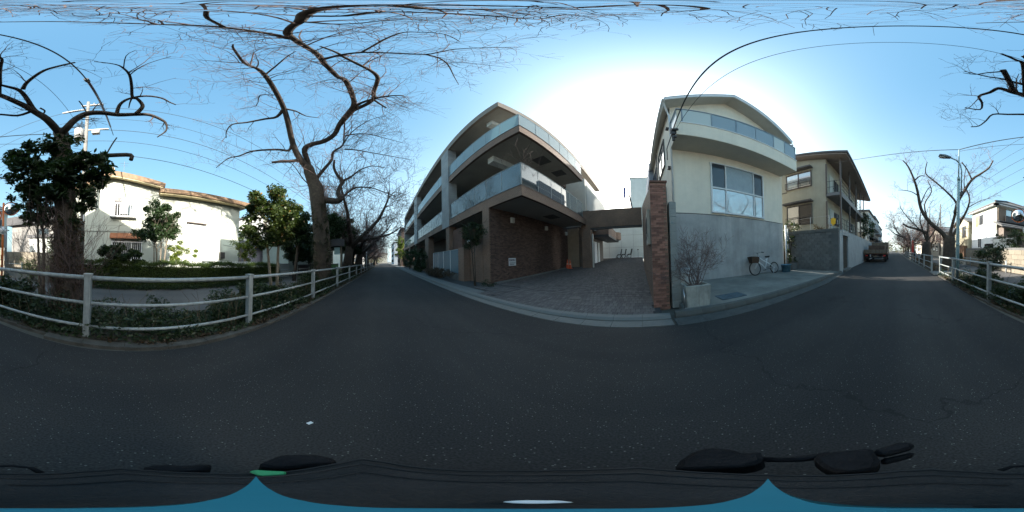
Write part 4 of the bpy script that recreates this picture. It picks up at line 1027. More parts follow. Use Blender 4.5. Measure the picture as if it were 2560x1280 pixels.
m = MB().box(-27, -13.5, -7.9, -7.75, 0, 1.05); thing('dark_fence', m, darkm, 'low black fence in front of the beige house', 'fence')
# -- grey house on the left edge, across
h5 = house('grey_house', 'dark grey two-storey house behind the round garden tree', 6.2, 13, -22, -15, 0, 4.6, 5.6, M('grey_house_wall', (.23, .22, .21), .8, .1), roofd, 'flat', [('y+', 8, 9.4, 2.9, 4.0, 2), ('y+', 7, 8, .8, 2, 2)], .5)
MB().box(6.0, 9.4, -15.0, -13.6, 0, 2.9).build('porch', whitew, h5); MB().box(5.8, 9.6, -15.0, -13.4, 2.9, 3.2).build('porch_roof', roofd, h5)
m = MB().box(4.9, 12, -10.6, -10.4, 0, 1.45); thing('tan_wall', m, blockt, 'tan garden wall behind the white rails by the orange pole', 'wall')
# -- bright house to the right (corner at x=15.65, y=-11)
h6 = root('bright_house', 'white two-storey house with tiled roof and tan shutters', 'house', (19, -14, 0))
def P6(name, mat, f, **k):
    m = MB(); f(m); return m.build(name, mat, h6, **k)
P6('wall', plastw, lambda m: m.box(15.65, 21.9, -17, -11, 0, 7.1))
P6('siding_board', siding, lambda m: [m.box(15.63, 21.92, -17, -10.985 + .0, z, z + .21) for z in np.arange(.1, 3.85, .225)], each=True)
def hip(m):
    x0, x1, y0, y1 = 15.1, 22.3, -17.5, -10.4; z0 = 7.05; n = len(m.v)
    m.v += [(x0, y0, z0), (x1, y0, z0), (x1, y1, z0), (x0, y1, z0), (x0, y0, z0 + .15), (x1, y0, z0 + .15), (x1, y1, z0 + .15), (x0, y1, z0 + .15), (17.6, -14, 8.4), (19.8, -14, 8.4)]
    m.f += [(n, n + 1, n + 2, n + 3), (n, n + 4, n + 5, n + 1), (n + 1, n + 5, n + 6, n + 2), (n + 2, n + 6, n + 7, n + 3), (n + 3, n + 7, n + 4, n), (n + 4, n + 8, n + 9, n + 5), (n + 6, n + 9, n + 8, n + 7), (n + 5, n + 9, n + 6), (n + 7, n + 8, n + 4)]
P6('roof', rooft, hip)
P6('ridge_tiles', roofd, lambda m: (m.tube([(15.1, -10.4, 7.28), (17.6, -14, 8.5)], .11, 6), m.tube([(15.1, -17.5, 7.28), (17.6, -14, 8.5)], .11, 6)))
P6('eave', whitep, lambda m: (m.box(15.15, 22.2, -11, -10.5, 6.93, 7.04), m.box(15.15, 15.65, -17.4, -10.5, 6.93, 7.04)))
window(h6, ('y', -11, 1), 18.6, 19.7, 4.95, 6.35, [], [], whitep, wind, .06, .07)
P6('shutter', tan, lambda m: (m.box(19.75, 20.75, -10.99, -10.92, 4.9, 6.4))); P6('shutter', M('shutter_pale', (.5, .47, .38), .7), lambda m: m.box(17.9, 18.55, -10.99, -10.92, 4.9, 6.4))
P6('shutter_box', tanb, lambda m: m.box(15.52, 15.66, -12.3, -11.15, 5.1, 6.75)); P6('window_rail', darkm, lambda m: (m.box(15.2, 15.24, -15.4, -12.0, 5.05, 5.75), m.box(15.2, 15.65, -15.5, -11.1, 4.95, 5.03)))
window(h6, ('x', 15.65, -1), -15.0, -12.35, 5.1, 6.6, [.33, .66], [], darkm, winl, .06, .08)
P6('lower_roof', rooft, lambda m: (m.prism([(-15.2, 4.35), (-10.6, 4.35), (-10.6, 4.45), (-15.2, 4.45)], 'x', 14.2, 14.3), m.prism([(15.65, 4.75), (13.9, 4.1), (13.9, 4.22), (15.65, 4.95)], 'y', -15.5, -10.5)))
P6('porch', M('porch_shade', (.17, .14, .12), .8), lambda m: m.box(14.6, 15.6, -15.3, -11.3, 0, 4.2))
window(h6, ('y', -10.985, 1), 19.1, 19.9, 1.9, 3.1, [.5], [], whitep, wind, .05, .06); P6('side_opening', wind, lambda m: m.box(16.0, 18.2, -10.98, -10.95, 1.3, 2.35))
h7 = house('yellow_house', 'cream house with dark wooden bay beyond the bright white house', 22.4, 28, -16, -10.6, 0, 5.9, 7.0, M('cream_house_wall', (.50, .46, .33), .8, .06), rooft, 'y', [('y+', 23.3, 24.6, 3.6, 5.3, 2), ('y+', 26, 27, 3.8, 5, 2)])
MB().box(22.7, 25.0, -10.6, -10.1, .2, 2.2).build('bay', M('bay_wood', (.13, .075, .045), .7, .2), h7)
bw_ = root('tan_block_wall', 'tan concrete block garden wall below the bright house', 'wall', (11, -7.1, 0))
blt = MB().box(-.292, .292, -.08, .03, -.142, .142).mesh('block', blockt)
pieces('block', blt, [(6.9 + .6 * i + (.3 if j % 2 else 0), -7.0, .16 + j * .3) for i in range(14) for j in range(5)], bw_)
MB().box(6.6, 15.4, -7.16, -7.03, 0, 1.66).build('core', concd, bw_)
MB().box(9.4, 12.4, -8.6, -8.4, 0, 2.5).build('parapet', whitew, bw_)

# -- rows further along the street
far = [('white_flats', 'white stepped flats just beyond the yellow apartments', 29, 38, 4.9, 14, 0, 8.6, 8.9, whitew, roofd, 'flat'),
       ('blue_roofed_flats', 'pale flats with a slate upper floor further down the street', 39, 49, 5.2, 14, 0, 9.6, 9.9, M('pale_flat', (.5, .5, .48), .8, .06), roofd, 'flat'),
       ('grey_flats', 'grey flats behind the parked truck', 50, 64, 5.6, 15, 0, 9.2, 9.5, M('grey_flat', (.33, .34, .35), .8, .08), roofd, 'flat'),
       ('distant_house', 'small pitched-roof house at the end of the truck row', 68, 82, 7, 16, 0, 6.5, 8.2, plast, rooft, 'x')]
for a in far:
    h = house(*a[:10], a[10], a[11], [(f, a[2] + 1.2 + i * 2.6, a[2] + 2.6 + i * 2.6, z, z + 1.3, 2) for i in range(int((a[3] - a[2]) / 2.8)) for z in (3.4, 6.2) for f in ('y-',) if z + 1.4 < a[7]] + [('x-', a[4] + .8, a[4] + 2.3, 3.4, 4.7, 2)], .25)
    if a[11] == 'flat' and a[2] < 50:
        MB().box(a[2] + .5, a[3] - .5, a[4] - 1.1, a[4], 5.4, 5.6).build('balcony', M('balc', (.4, .42, .42), .7), h)
        MB().box(a[2] + .5, a[3] - .5, a[4] - 1.15, a[4] - 1.05, 5.6, 6.5).build('balcony_front', MATS['balc'], h)
        MB().prism([(a[4], 3.9), (a[4] - 1.5, 3.3), (a[4] - 1.5, 3.4), (a[4], 4.1)], 'x', a[2] + .3, a[3] - .3).build('awning', roofd, h)
lfar = [('brown_flats', 'brown flats with balcony plants beyond the glass-railed building', -62, -48.5, 5.2, 16, 0, 11.4, 11.8, M('brown_flat', (.16, .11, .09), .8, .1), roofd, 'flat'),
        ('pale_office', 'pale blue-grey building at the far end of the street', -104, -78, 4.8, 16, 0, 10.5, 11., M('office', (.42, .46, .5), .7, .06), roofd, 'flat'),
        ('distant_block', 'distant beige block closing the street vanishing point', -165, -150, -6, 3, 0, 9, 9.6, M('dist_beige', (.45, .42, .36), .8, .08), roofd, 'flat'),
        ('park_house', 'cream house glimpsed through the row of bare trees', -52, -40, -17, -9, 0, 5.2, 7, plast, rooft, 'x'),
        ('park_house', 'grey house further along behind the tree row', -75, -58, -18, -9, 0, 5.6, 7.4, M('ph2', (.35, .36, .36), .8, .1), roofd, 'x')]
for a in lfar:
    house(*a[:10], a[10], a[11], [(f, a[2] + 1.2 + i * 2.8, a[2] + 2.8 + i * 2.8, z, z + 1.3, 2) for i in range(int((a[3] - a[2]) / 3)) for z in (1.2, 4.0, 7.0) for f in (('y-',) if a[4] > 0 else ('y+',)) if z + 1.4 < a[7]] + [('x+', a[4] + .8, a[4] + 2.6, 3.9, 5.2, 2)], .25)
rfar = [('street_house', 'beige gabled house behind the massive bare cherry', 34, 46, -18, -10, 0, 5.4, 7.2, M('rb1', (.40, .36, .3), .8, .1), rooft, 'y'),
        ('street_house', 'tall brown flat-roofed block past the red banner', 50, 60, -20, -11, 0, 8.5, 9, M('rb2', (.25, .17, .13), .8, .1), roofd, 'flat'),
        ('street_house', 'pale house far beyond the red banner', 64, 78, -19, -10, 0, 5.6, 7.4, plast, roofd, 'x')]
for a in rfar:
    house(*a[:10], a[10], a[11], [('y+', a[2] + 1.2 + i * 3, a[2] + 2.8 + i * 3, z, z + 1.3, 2) for i in range(3) for z in (1.2, 4.0)], .3)

# ================================================================ POLES, LAMPS, WIRES
L = root('street_lamp', 'blue-green steel street lamp standing in the pipe fence', 'street lamp', (6.93, -2.75, 0))
MB().tube([(6.93, -2.75, -.02), (6.93, -2.75, 1.6), (6.93, -2.75, 4.9)], [.085, .085, .065], 12).build('pole', bluepole, L, True)
MB().tube([(6.93, -2.75, 4.9), (6.93, -2.75, 6.7)], .035, 8).build('upper_pole', bluepole, L, True)
MB().tube([(6.93, -2.75, 1.6), (6.93, -2.75, 1.75)], .095, 12).build('collar', bluepole, L, True); MB().tube([(6.93, -2.75, 4.82), (6.93, -2.75, 4.98)], .08, 12).build('collar', bluepole, L, True)
MB().tube([(6.95, -2.9, 4.2), (6.95, -2.9, 5.4), (6.95, -2.84, 5.75), (6.95, -2.65, 6.0), (6.95, -2.36, 6.1)], .035, 8).build('arm', bluepole, L, True)
m = MB(); c0 = [(6.87, -2.36, 6.07), (7.03, -2.36, 6.07), (7.03, -2.36, 6.15), (6.87, -2.36, 6.15), (6.82, -2.1, 6.06), (7.08, -2.1, 6.06), (7.06, -2.1, 6.20), (6.84, -2.1, 6.20), (6.83, -1.82, 6.12), (7.07, -1.82, 6.12), (7.04, -1.84, 6.20), (6.86, -1.84, 6.20)]
m.v = c0; m.f = [(3, 2, 1, 0), (8, 9, 10, 11)] + [(i * 4 + j, i * 4 + (j + 1) % 4, (i + 1) * 4 + (j + 1) % 4, (i + 1) * 4 + j) for i in range(2) for j in range(4)]
hd = m.build('lamp_head', M('lamp_grey', (.13, .16, .17), .5, .1), L, bevel=.01); MB().box(6.86, 7.04, -2.1, -1.86, 6.03, 6.06).build('lens', milk, hd)
MB().box(6.84, 7.02, -2.97, -2.85, 4.05, 4.25).build('control_box', darkm, L)
U = root('utility_pole', 'tall concrete utility pole with crossarms behind the ivy tree', 'utility pole', (2.5, -8.5, 0))
armm = M('arm_grey', (.30, .30, .29), .6, .1)
polem = M('pole_concrete', (.17, .165, .155), .85, .12, 3)
MB().tube([(2.5, -8.5, 0), (2.52, -8.5, 13.4)], [.15, .09], 12).build('pole', polem, U, True)
MB().box(2.7, 3.95, -8.5, -8.4, 12.2, 12.32).build('crossarm', armm, U); MB().box(1.7, 2.9, -8.62, -8.5, 12.9, 13.0).build('crossarm', armm, U); MB().box(1.3, 2.4, -8.5, -8.42, 9.75, 9.83).build('crossarm', armm, U)
for x in (2.85, 3.7, 1.8, 2.2): MB().lathe([(0, 0), (.05, .02), (.03, .08), (.05, .14), (0, .18)], (x, -8.5, 12.32 if x > 2.6 else 13.0), 8).build('insulator', armm, U)
MB().lathe([(0, 0), (.27, 0), (.27, .95), (0, 1.0)], (2.9, -8.45, 9.0), 16).build('transformer', armm, U, True)
MB().box(1.75, 2.15, -8.5, -8.25, 9.3, 9.65).build('switch_box', armm, U)
m = MB()
for i in range(14):
    a = random.uniform(0, 6.28); m.tube([(2.75, -8.4, 9.8 + i * .08), (2.75 + math.cos(a) * .5, -8.4 + math.sin(a) * .3, 9.9 + random.uniform(0, 1.2)), (3.0 + random.uniform(-.3, .5), -8.4, 10.2)], .014, 4)
m.build('jumper_wires', black, U)
MB().box(2.37, 2.42, -8.4, -8.3, 3.2, 3.6).build('sign_plate', whitep, U)
OP = root('mirror_post', 'orange pole carrying round traffic mirrors by the side path', 'traffic mirror', (5.05, -5.2, 0))
MB().tube([(5.05, -5.2, 0), (5.05, -5.2, 3.65)], .05, 10).build('pole', orange, OP, True)
for c, r_ in (((5.35, -4.95, 3.05), .3), ((4.95, -5.1, 2.35), .16), ((4.75, -5.35, 3.35), .3)):
    d = Vector(c).normalized(); m = MB(); m.lathe([(0, .09), (r_ * .5, .07), (r_ * .9, .02), (r_, 0)], (0, 0, 0), 24)
    o = m.build('mirror', mirr if r_ > .2 else whitep, None, True); o.parent = OP; q = Vector((-d.x, -d.y, 0)).to_track_quat('Z', 'Y'); o.rotation_euler = q.to_euler(); o.location = Vector(c) - worg(OP)
    m = MB(); m.lathe([(r_, -.01), (r_ + .025, 0), (r_ + .025, .02), (r_, .02)], (0, 0, 0), 24); m.build('rim', orange if r_ > .2 else whitep, None).parent = o
    MB().tube([(0, 0, -.02), (0, 0, -.12)], .03, 6).build('bracket', orange, None).parent = o
def wire(label, a, b, sag=.3, r=.014, n=14, mat=black, group='overhead cables'):
    a, b = Vector(a), Vector(b); pts = []
    for i in range(n + 1):
        t = i / n; p = a.lerp(b, t); p.z -= sag * 4 * t * (1 - t); pts.append(p)
    return thing('overhead_cable', MB().tube(pts, r, 5), mat, label, 'cable', group, True)
W1 = wire('thick black cable from the cream house bracket across to the utility pole', (1.35, 5.72, 6.95), (1.15, -9.4, 10.0), .25, .02)
pA = Vector((1.35, 5.72, 6.95)); pB = Vector((1.15, -9.4, 10.0))
sl_ = root('cable_sleeve', 'long dark sleeve clamped round the thick cable by the ivy tree', 'cable sleeve', tuple(pA.lerp(pB, .75)))
def onw(t): p = pA.lerp(pB, t); p.z -= .25 * 4 * t * (1 - t); return p
MB().tube([onw(.63), onw(.72), onw(.82), onw(.92)], [.045, .045, .045, .04], 8).build('sleeve', M('sleeve', (.10, .10, .14), .5), sl_, True)
MB().tube([onw(.622), onw(.634)], .07, 8).build('clamp', black, sl_)
wire('thin cable from the cream house bracket over the road beside the thick one', (1.45, 5.72, 7.0), (2.6, -8.5, 9.2), .2, .008)
wire('dark cable from the yellow apartments across the road to the lamp post top', (12.1, 5.2, 9.2), (6.93, -2.75, 6.72), .35, .018)
wire('dark cable from the lamp post top to the utility pole behind the ivy tree', (6.93, -2.75, 6.72), (2.5, -8.5, 9.3), .2, .022)
wire('cable on insulator from lamp post towards the ivy tree', (6.93, -2.75, 6.6), (2.5, -8.5, 8.0), .15, .010)
for i, (y, z) in enumerate(((-8.4, 12.3), (-8.6, 11.2), (-8.5, 9.9), (-8.3, 8.7), (-8.6, 7.8))):
    names = ['topmost', 'second highest', 'middle', 'second lowest', 'lowest']
    wire(names[i] + ' of the cables from the utility pole towards the stucco house roof', (2.5 + .2 * i, y, z), (-33, y - .3, z - .6), .9, .012 if i % 2 else .016, 24)
    wire(names[i] + ' of the cables from the utility pole towards the bright white house', (2.5 + .2 * i, y, z), (38, y + .8, z - 1.2), .9, .012 if i % 2 else .016, 24)
wire('cable crossing the street far beyond the parked truck', (27, 4.8, 8.2), (30, -8, 7.6), .5, .02)
wire('lower cable crossing the street beyond the brown building', (-30, 5.3, 9.3), (-27, -9, 8.6), .4, .016)
wire('upper thin cable crossing the street beyond the brown building', (-34, 5.3, 10.2), (-40, -9, 9), .4, .014)
for i, (x, y, h) in enumerate(((-33, -8.7, 12), (38, -7.9, 12), (30, -8.3, 10.5))):
    rt = root('utility_pole', ['distant utility pole behind the bare cherries past the notice board', 'distant utility pole behind the massive bare cherry past the truck', 'slim aerial pole with crossarms behind the pruned cherry'][i], 'utility pole', (x, y, 0))
    MB().tube([(x, y, 0), (x, y, h)], [.17, .11], 8).build('pole', polem, rt, True); MB().box(x - .7, x + .7, y - .05, y + .05, h - .9, h - .8).build('crossarm', polem, rt); MB().box(x - .5, x + .5, y - .05, y + .05, h - 2, h - 1.9).build('crossarm', polem, rt)
m = MB().tube([(-27.0, -2.9, 0), (-27.0, -2.9, 3.2)], .07, 8); thing('white_post', m, whitep, 'white post where the row of bare cherries meets the road', 'post', smooth=True)
m = MB().tube([(31.0, -2.9, 0), (31.0, -2.9, 5.2)], .07, 8); thing('grey_post', m, steel, 'thin pale post beside the red banner on the truck street', 'post', smooth=True)
rb = root('red_banner', 'red banner and white ball lamp by the far pipe fence', 'banner', (33, -3.3, 0)); MB().box(33, 33.05, -3.6, -3.1, .9, 3.4).build('cloth', redm, rb); MB().tube([(33.02, -3.08, 0), (33.02, -3.08, 3.6)], .03, 6).build('pole', whitep, rb); MB().lathe([(0, -.25), (.2, -.15), (.25, 0), (.2, .15), (0, .25)], (33, -3.5, 3.7), 12).build('globe', milk, rb, True)
# sign board in the park
NB = root('notice_board', 'roofed park notice board on two posts by the cherry trunk', 'notice board', (-12.4, -3.9, 0))
def rot_about(mb, c, a):
    ca, sa = math.cos(a), math.sin(a); mb.v = [(c[0] + (x - c[0]) * ca - (y - c[1]) * sa, c[1] + (x - c[0]) * sa + (y - c[1]) * ca, z) for x, y, z in mb.v]; return mb
cN = (-12.4, -3.95); aN = R(-16)
for s in (-.68, .68): rot_about(MB().box(cN[0] - .05, cN[0] + .05, cN[1] + s - .05, cN[1] + s + .05, 0, 3.3), cN, aN).build('post', barkp, NB)
rot_about(MB().box(cN[0] - .3, cN[0] + .3, cN[1] - .8, cN[1] + .8, 2.6, 3.15), cN, aN).build('roof', roofd, NB)
rot_about(MB().box(cN[0] + .06, cN[0] + .1, cN[1] + .1, cN[1] + .6, 1.95, 2.5), cN, aN).build('panel', M('board_paper', (.35, .5, .5), .8), NB)
rot_about(MB().box(cN[0] - .03, cN[0] + .03, cN[1] - .5, cN[1] + .4, .3, 1.15), cN, aN).build('lower_panel', M('board_green', (.05, .13, .05), .8), NB)

# ================================================================ TREES
def limb(mb, nodes, r0, r1, R0, zt, k=6, sub=3, dr=0.):
    """nodes: survey directions (u, v) or (u, v, range); range defaults to the crown's height surface"""
    P = []
    for i, nd in enumerate(nodes):
        u, v = nd[0], nd[1]
        if len(nd) > 2: rr = nd[2]
        else:
            d = D(u, v); tn = d.z / max(1e-6, math.hypot(d.x, d.y)); cap = (zt - CAMH) / max(tn, .05)
            rr = (R0 ** -4 + cap ** -4) ** -.25
        rr += dr * i
        P.append(PR(u, v, rr))
    P = smooth_path(P, sub); n = len(P)
    rad = [r0 + (r1 - r0) * (i / (n - 1)) ** .8 for i in range(n)]
    mb.tube(P, rad, k); return P, rad
def sprout(mb, P, rad, dens, L, depth=2, kids=3, spread=.85, up=.12, start=.15, rm=.005, ctr=None):
    tot = sum((P[i + 1] - P[i]).length for i in range(len(P) - 1)); n = int(tot * dens)
    for c in range(n):
        t = random.uniform(start, 1.); f = t * (len(P) - 1); i = min(int(f), len(P) - 2); b = P[i].lerp(P[i + 1], f - i)
        dr_ = (P[i + 1] - P[i]).normalized(); s = rv().cross(dr_).normalized()
        nd = (dr_ * .5 + s * spread + Vector((0, 0, up))).normalized(); r = min(rad[i] * .4, .022)
        grow(mb, b, nd, L * random.uniform(.5, 1.2), max(r, rm * 1.5), depth, .8, up, kids, 3, rm, .18)
# -- big cherry by the road (left)
CT = root('cherry_tree', 'huge bare cherry tree with crooked limbs reaching over the road', 'tree', (-8.7, -3.6, 0))
m = MB(); R0, zt = 9.3, 10.6
trunk = [(808, 700, 9.6), (806, 640, 9.4), (803, 580, 9.4), (797, 530, 9.3), (791, 480, 9.2), (779, 445, 9.1), (768, 415, 8.9)]
P = smooth_path([PR(*t) for t in trunk], 9); P[0].z = -.1; rt_ = [.68, .56, .5, .49, .48, .47, .46, .45, .45, .44, .44, .43, .42, .4, .38, .36, .33, .29, .22]
m.tube(P, [float(np.interp(i / (len(P) - 1) * 18, range(19), rt_)) for i in range(len(P))], 30); roughen(m, .07, 2.2)
m.build('trunk', barkm, CT, True)
m = MB(); tw = MB()
def L_(nodes, r0, r1, dens=1.6, L=1.3, **k):
    P, r = limb(m, nodes, r0, r1, R0, zt, **k); sprout(tw, P, r, dens * 1.55, L * 1.2, 2, 4, rm=.0035, start=.08); return P
L_([(783, 455, 9.1), (772, 425, 9.0), (749, 396), (732, 359), (719, 302), (710, 272), (685, 222), (662, 188), (642, 171), (611, 158), (585, 124), (583, 110)], .25, .012)
L_([(611, 158), (560, 155), (497, 150)], .03, .01)
L_([(710, 272), (692, 292), (665, 297), (618, 306), (581, 311), (566, 329), (566, 345)], .10, .02)
L_([(730, 359), (722, 376), (695, 374), (631, 378), (598, 390), (571, 396), (540, 420)], .10, .02)
L_([(749, 400), (726, 403), (700, 404), (679, 406)], .12, .07)
L_([(662, 188), (690, 165), (720, 140), (740, 128)], .04, .01)
L_([(700, 235), (680, 238), (650, 238), (640, 265), (600, 272)], .04, .01)
L_([(712, 272), (740, 278), (765, 290), (800, 295)], .07, .015)
L_([(784, 455, 9.15), (776, 428, 9.1), (767, 398, 8.85), (761, 373), (779, 361), (810, 353), (836, 336), (850, 309), (877, 275), (885, 259), (882, 242), (870, 212), (860, 198), (843, 191), (820, 168), (810, 158), (796, 138), (759, 114), (732, 96), (719, 84), (726, 70), (749, 54), (761, 37), (783, 27), (830, 18), (961, 12), (1290, 16), (1450, 20), (1600, 12)], .19, .015, 2.2)
L_([(810, 148), (860, 136), (910, 131), (985, 133), (1062, 136), (1100, 130), (1139, 123), (1230, 119), (1277, 118)], .06, .012, 2.6, 1.1)
L_([(1062, 136), (1095, 144), (1119, 161), (1135, 191), (1147, 212)], .035, .01, 2.5, .8)
L_([(1119, 158), (1160, 157), (1220, 163), (1280, 170)], .02, .006, 2, .7)
L_([(904, 131), (934, 114), (978, 91), (1011, 81), (1062, 81), (1112, 86), (1149, 104)], .035, .01, 2.5, .9)
L_([(850, 312), (885, 275), (894, 262), (927, 249), (971, 240), (1008, 239)], .13, .03, 2.8, 1.3)
L_([(885, 275), (914, 262), (934, 247), (934, 232), (944, 202), (941, 188), (924, 175), (894, 160), (860, 143), (847, 134), (800, 116)], .12, .03, 2., 1.1)
L_([(935, 250), (950, 260), (966, 270)], .06, .04)
L_([(732, 96), (719, 96), (682, 86), (638, 79), (571, 70), (497, 64), (430, 62), (370, 60), (269, 57), (134, 54), (10, 55), (-120, 58)], .07, .015, 2.2, .8)
L_([(558, 67), (520, 47), (517, 27)], .03, .012)
L_([(749, 54), (830, 60), (900, 58), (985, 50), (1100, 50)], .04, .01, 2.5, .9)
L_([(761, 40), (860, 40), (960, 30), (1100, 33), (1250, 42), (1345, 48), (1420, 35)], .05, .01, 3, .8)
L_([(961, 14), (1100, 25), (1300, 22), (1450, 24), (1530, 22)], .03, .01, 3, .7)
L_([(1600, 12), (1700, 14), (1760, 24), (1640, 33), (1520, 38)], .025, .008, 3, .6)
L_([(795, 510, 9.2), (812, 501, 9.2), (840, 503, 9.1), (852, 496, 9.), (845, 482), (850, 466), (857, 454), (845, 440), (835, 420), (836, 400)], .24, .06, 1.6)
L_([(855, 495, 9.), (866, 484), (887, 470), (905, 468), (930, 470), (960, 480), (990, 492)], .08, .015, 3, 1.4)
L_([(857, 452), (880, 440), (900, 425), (930, 415), (965, 420)], .07, .015, 3, 1.3)
L_([(788, 455, 9.1), (794, 443, 9.1), (810, 423), (829, 400), (833, 380), (857, 363), (860, 336), (862, 299)], .15, .03, 2.2)
L_([(862, 340), (890, 335), (925, 336), (960, 345), (1010, 358)], .05, .01, 3, 1.3)
L_([(862, 373), (890, 375), (930, 382), (985, 392), (1030, 400)], .05, .01, 3, 1.2)
L_([(786, 470, 9.1), (760, 450), (730, 410), (700, 400)], .05, .01, 2.2)
L_([(857, 363), (880, 330), (925, 300), (965, 290)], .04, .01, 3)
m.build('limbs', M('limb_bark', (.03, .024, .022), .95, .3, 6, .4, 9, .8, 30, col2=(.07, .056, .046)), CT, True); tw.build('twigs', twigm, CT)
pts = []
for i in range(200):
    z = random.uniform(0, 4.8) ** 1.0; a = random.uniform(0, 6.28); q = PR(806 - z * 2, 690, 9.3); r_ = .6 - .03 * z
    pts.append(blob((q.x + math.cos(a) * r_, q.y + math.sin(a) * r_, z), (.13, .13, .18), 26, .2))
leafobj('ivy', np.concatenate(pts), .08, leafmat('leaf_trunk_ivy', (.018, .026, .013), (.045, .055, .028)), CT)
tf = MB()
for i in range(26): grow(tf, PR(812, 500, 9.1) + rv(.12), Vector((random.uniform(-.6, .9), random.uniform(-.6, .6), .8)), .9, .012, 1, .5, .3, 3, 3, .004)
tf.build('suckers', twigm, CT)

# -- ivy-wrapped cherry close to the fence
IT = root('ivy_tree', 'pollarded cherry tree wrapped in dark evergreen leaves beside the fence', 'tree', (1.65, -3.9, 0))
m = MB(); R0, zt = 4.25, 6.6
P = smooth_path([PR(*t) for t in [(172, 735, 4.1), (170, 690, 4.15), (168, 640, 4.2), (165, 580, 4.2), (162, 500, 4.2), (158, 420, 4.2), (155, 350, 4.25), (150, 326, 4.25)]], 3); P[0].z = -.1
P = smooth_path(P, 3); m.tube(P, [.42 - .24 * i / (len(P) - 1) for i in range(len(P))], 26); roughen(m, .06, 3.2)
m.build('trunk', barkm, IT, True); m = MB(); tw = MB()
def L2(nodes, r0, r1, dens=1.5, L=.6, **k):
    P, r = limb(m, nodes, r0, r1, R0, zt, **k); sprout(tw, P, r, dens * 1.5, L * 1.2, 2, 3, rm=.0025); return P
L2([(152, 335, 4.25), (168, 319), (188, 299), (218, 284), (255, 282), (296, 287), (339, 286), (373, 287), (403, 299), (415, 309), (415, 327), (393, 343)], .13, .016)
L2([(292, 285), (295, 272), (302, 259), (322, 247), (363, 240), (403, 245), (423, 255), (440, 262)], .055, .015)
L2([(339, 286), (353, 272), (356, 262), (343, 247), (331, 243), (329, 215), (324, 188), (309, 171), (289, 161), (235, 154)], .07, .01)
L2([(331, 243), (325, 256), (322, 270)], .025, .012, 0)
L2([(324, 188), (356, 165), (403, 148), (427, 141)], .012, .005)
L2([(329, 220), (360, 218), (400, 205), (440, 195)], .010, .004)
L2([(309, 171), (315, 140), (340, 125)], .010, .004)
L2([(150, 335, 4.25), (118, 299), (91, 282), (60, 264), (34, 252), (0, 238), (-30, 230), (-45, 225), (-65, 221), (-85, 231), (-113, 241), (-105, 257), (-110, 274), (-148, 269)], .13, .014)
L2([(-25, 230), (-40, 197), (-53, 174)], .06, .05, .5)
L2([(-53, 175), (-58, 179), (-93, 182), (-123, 186), (-153, 182)], .03, .008)
L2([(91, 280), (81, 269), (64, 242), (47, 225), (20, 217), (0, 212), (-25, 205), (-60, 196), (-95, 191), (-150, 178)], .085, .012)
L2([(57, 224), (64, 210), (81, 195), (111, 176), (148, 165), (188, 156)], .05, .022)
L2([(0, 240), (0, 201), (2, 168), (5, 149), (-5, 140)], .035, .02)
L2([(0, 212), (-3, 160), (-20, 150), (-58, 134)], .04, .02)
L2([(77, 279), (44, 289), (0, 286), (-40, 286), (-78, 286), (-95, 302), (-113, 315), (-133, 317)], .045, .015)
L2([(100, 270), (112, 277), (108, 285)], .03, .02, 0)
L2([(185, 396, 4.2), (235, 391, 4.1), (285, 388, 4.1), (327, 388, 4.1), (327, 400, 4.1)], .07, .06, .4)
L2([(265, 388, 4.1), (279, 363, 4.1), (292, 344, 4.1)], .022, .018, .8)
L2([(218, 284), (205, 262), (197, 252)], .02, .015, .5)
m.build('limbs', MATS['limb_bark'], IT, True); tw.build('twigs', twigm, IT)
pts = []
for u, v, rr, q, n in ((70, 430, 4.0, .5, 900), (110, 390, 4.1, .5, 900), (160, 380, 4.2, .48, 900), (200, 410, 4.1, .5, 900), (240, 420, 4.0, .38, 550), (130, 450, 3.9, .55, 1100), (180, 460, 3.9, .5, 900), (60, 490, 4.2, .36, 520), (95, 510, 4.2, .42, 620), (205, 500, 4.0, .3, 420), (45, 400, 4.3, .3, 330), (225, 450, 4.2, .35, 450), (250, 400, 4.2, .22, 180), (120, 545, 4.3, .28, 260), (75, 545, 4.3, .2, 160), (155, 350, 4.3, .22, 200)):
    c = PR(u, v, rr); pts.append(clumps(tuple(c), (q * 1.12, q * 1.12, q * .98), 18, n // 15, q * .42))
pts = np.concatenate(pts); leafobj('foliage', pts, .165, lf_dark, IT, aspect=.36)
lm = bpy.data.meshes.new('leaf'); lm.from_pydata([(0, -.085, 0), (.03, -.025, .01), (.03, .035, .008), (0, .09, -.01), (-.03, .035, .008), (-.03, -.025, .01)], [], [(0, 1, 2, 3), (0, 3, 4, 5)]); lm.materials.append(lf_dark)
sel = []
for u, v, rr, q in ((70, 430, 4.0, .5), (110, 390, 4.1, .5), (200, 410, 4.1, .5), (240, 420, 4.0, .38), (60, 490, 4.2, .36), (95, 510, 4.2, .42), (45, 400, 4.3, .3), (225, 450, 4.2, .35), (205, 500, 4.0, .3), (120, 545, 4.3, .28)):
    c = PR(u, v, rr)
    for p in blob(tuple(c), (q * 1.3, q * 1.3, q * 1.1), 22, .93): sel.append(Vector(p))
pieces('leaf', lm, sel, IT, [(random.uniform(-1, 1), random.uniform(-1, 1), random.uniform(0, 6.3)) for _ in sel])
pts = []
for i in range(95):
    u = random.uniform(130, 206); v = random.uniform(545, 735); c = PR(u, v, random.uniform(3.7, 4.1)); pts.append(blob(tuple(c), (.14, .12, .2), 30, .2))
leafobj('creeper', np.concatenate(pts), .07, lf_dry, IT)
pts = []
for i in range(90):
    z = random.uniform(0, 3.6); a = random.uniform(0, 6.28); q = PR(168, 600, 4.2); pts.append(blob((q.x + math.cos(a) * .36, q.y + math.sin(a) * .36, z), (.1, .1, .16), 30, .2))
leafobj('creeper', np.concatenate(pts), .08, lf_dark, IT)
tf = MB()
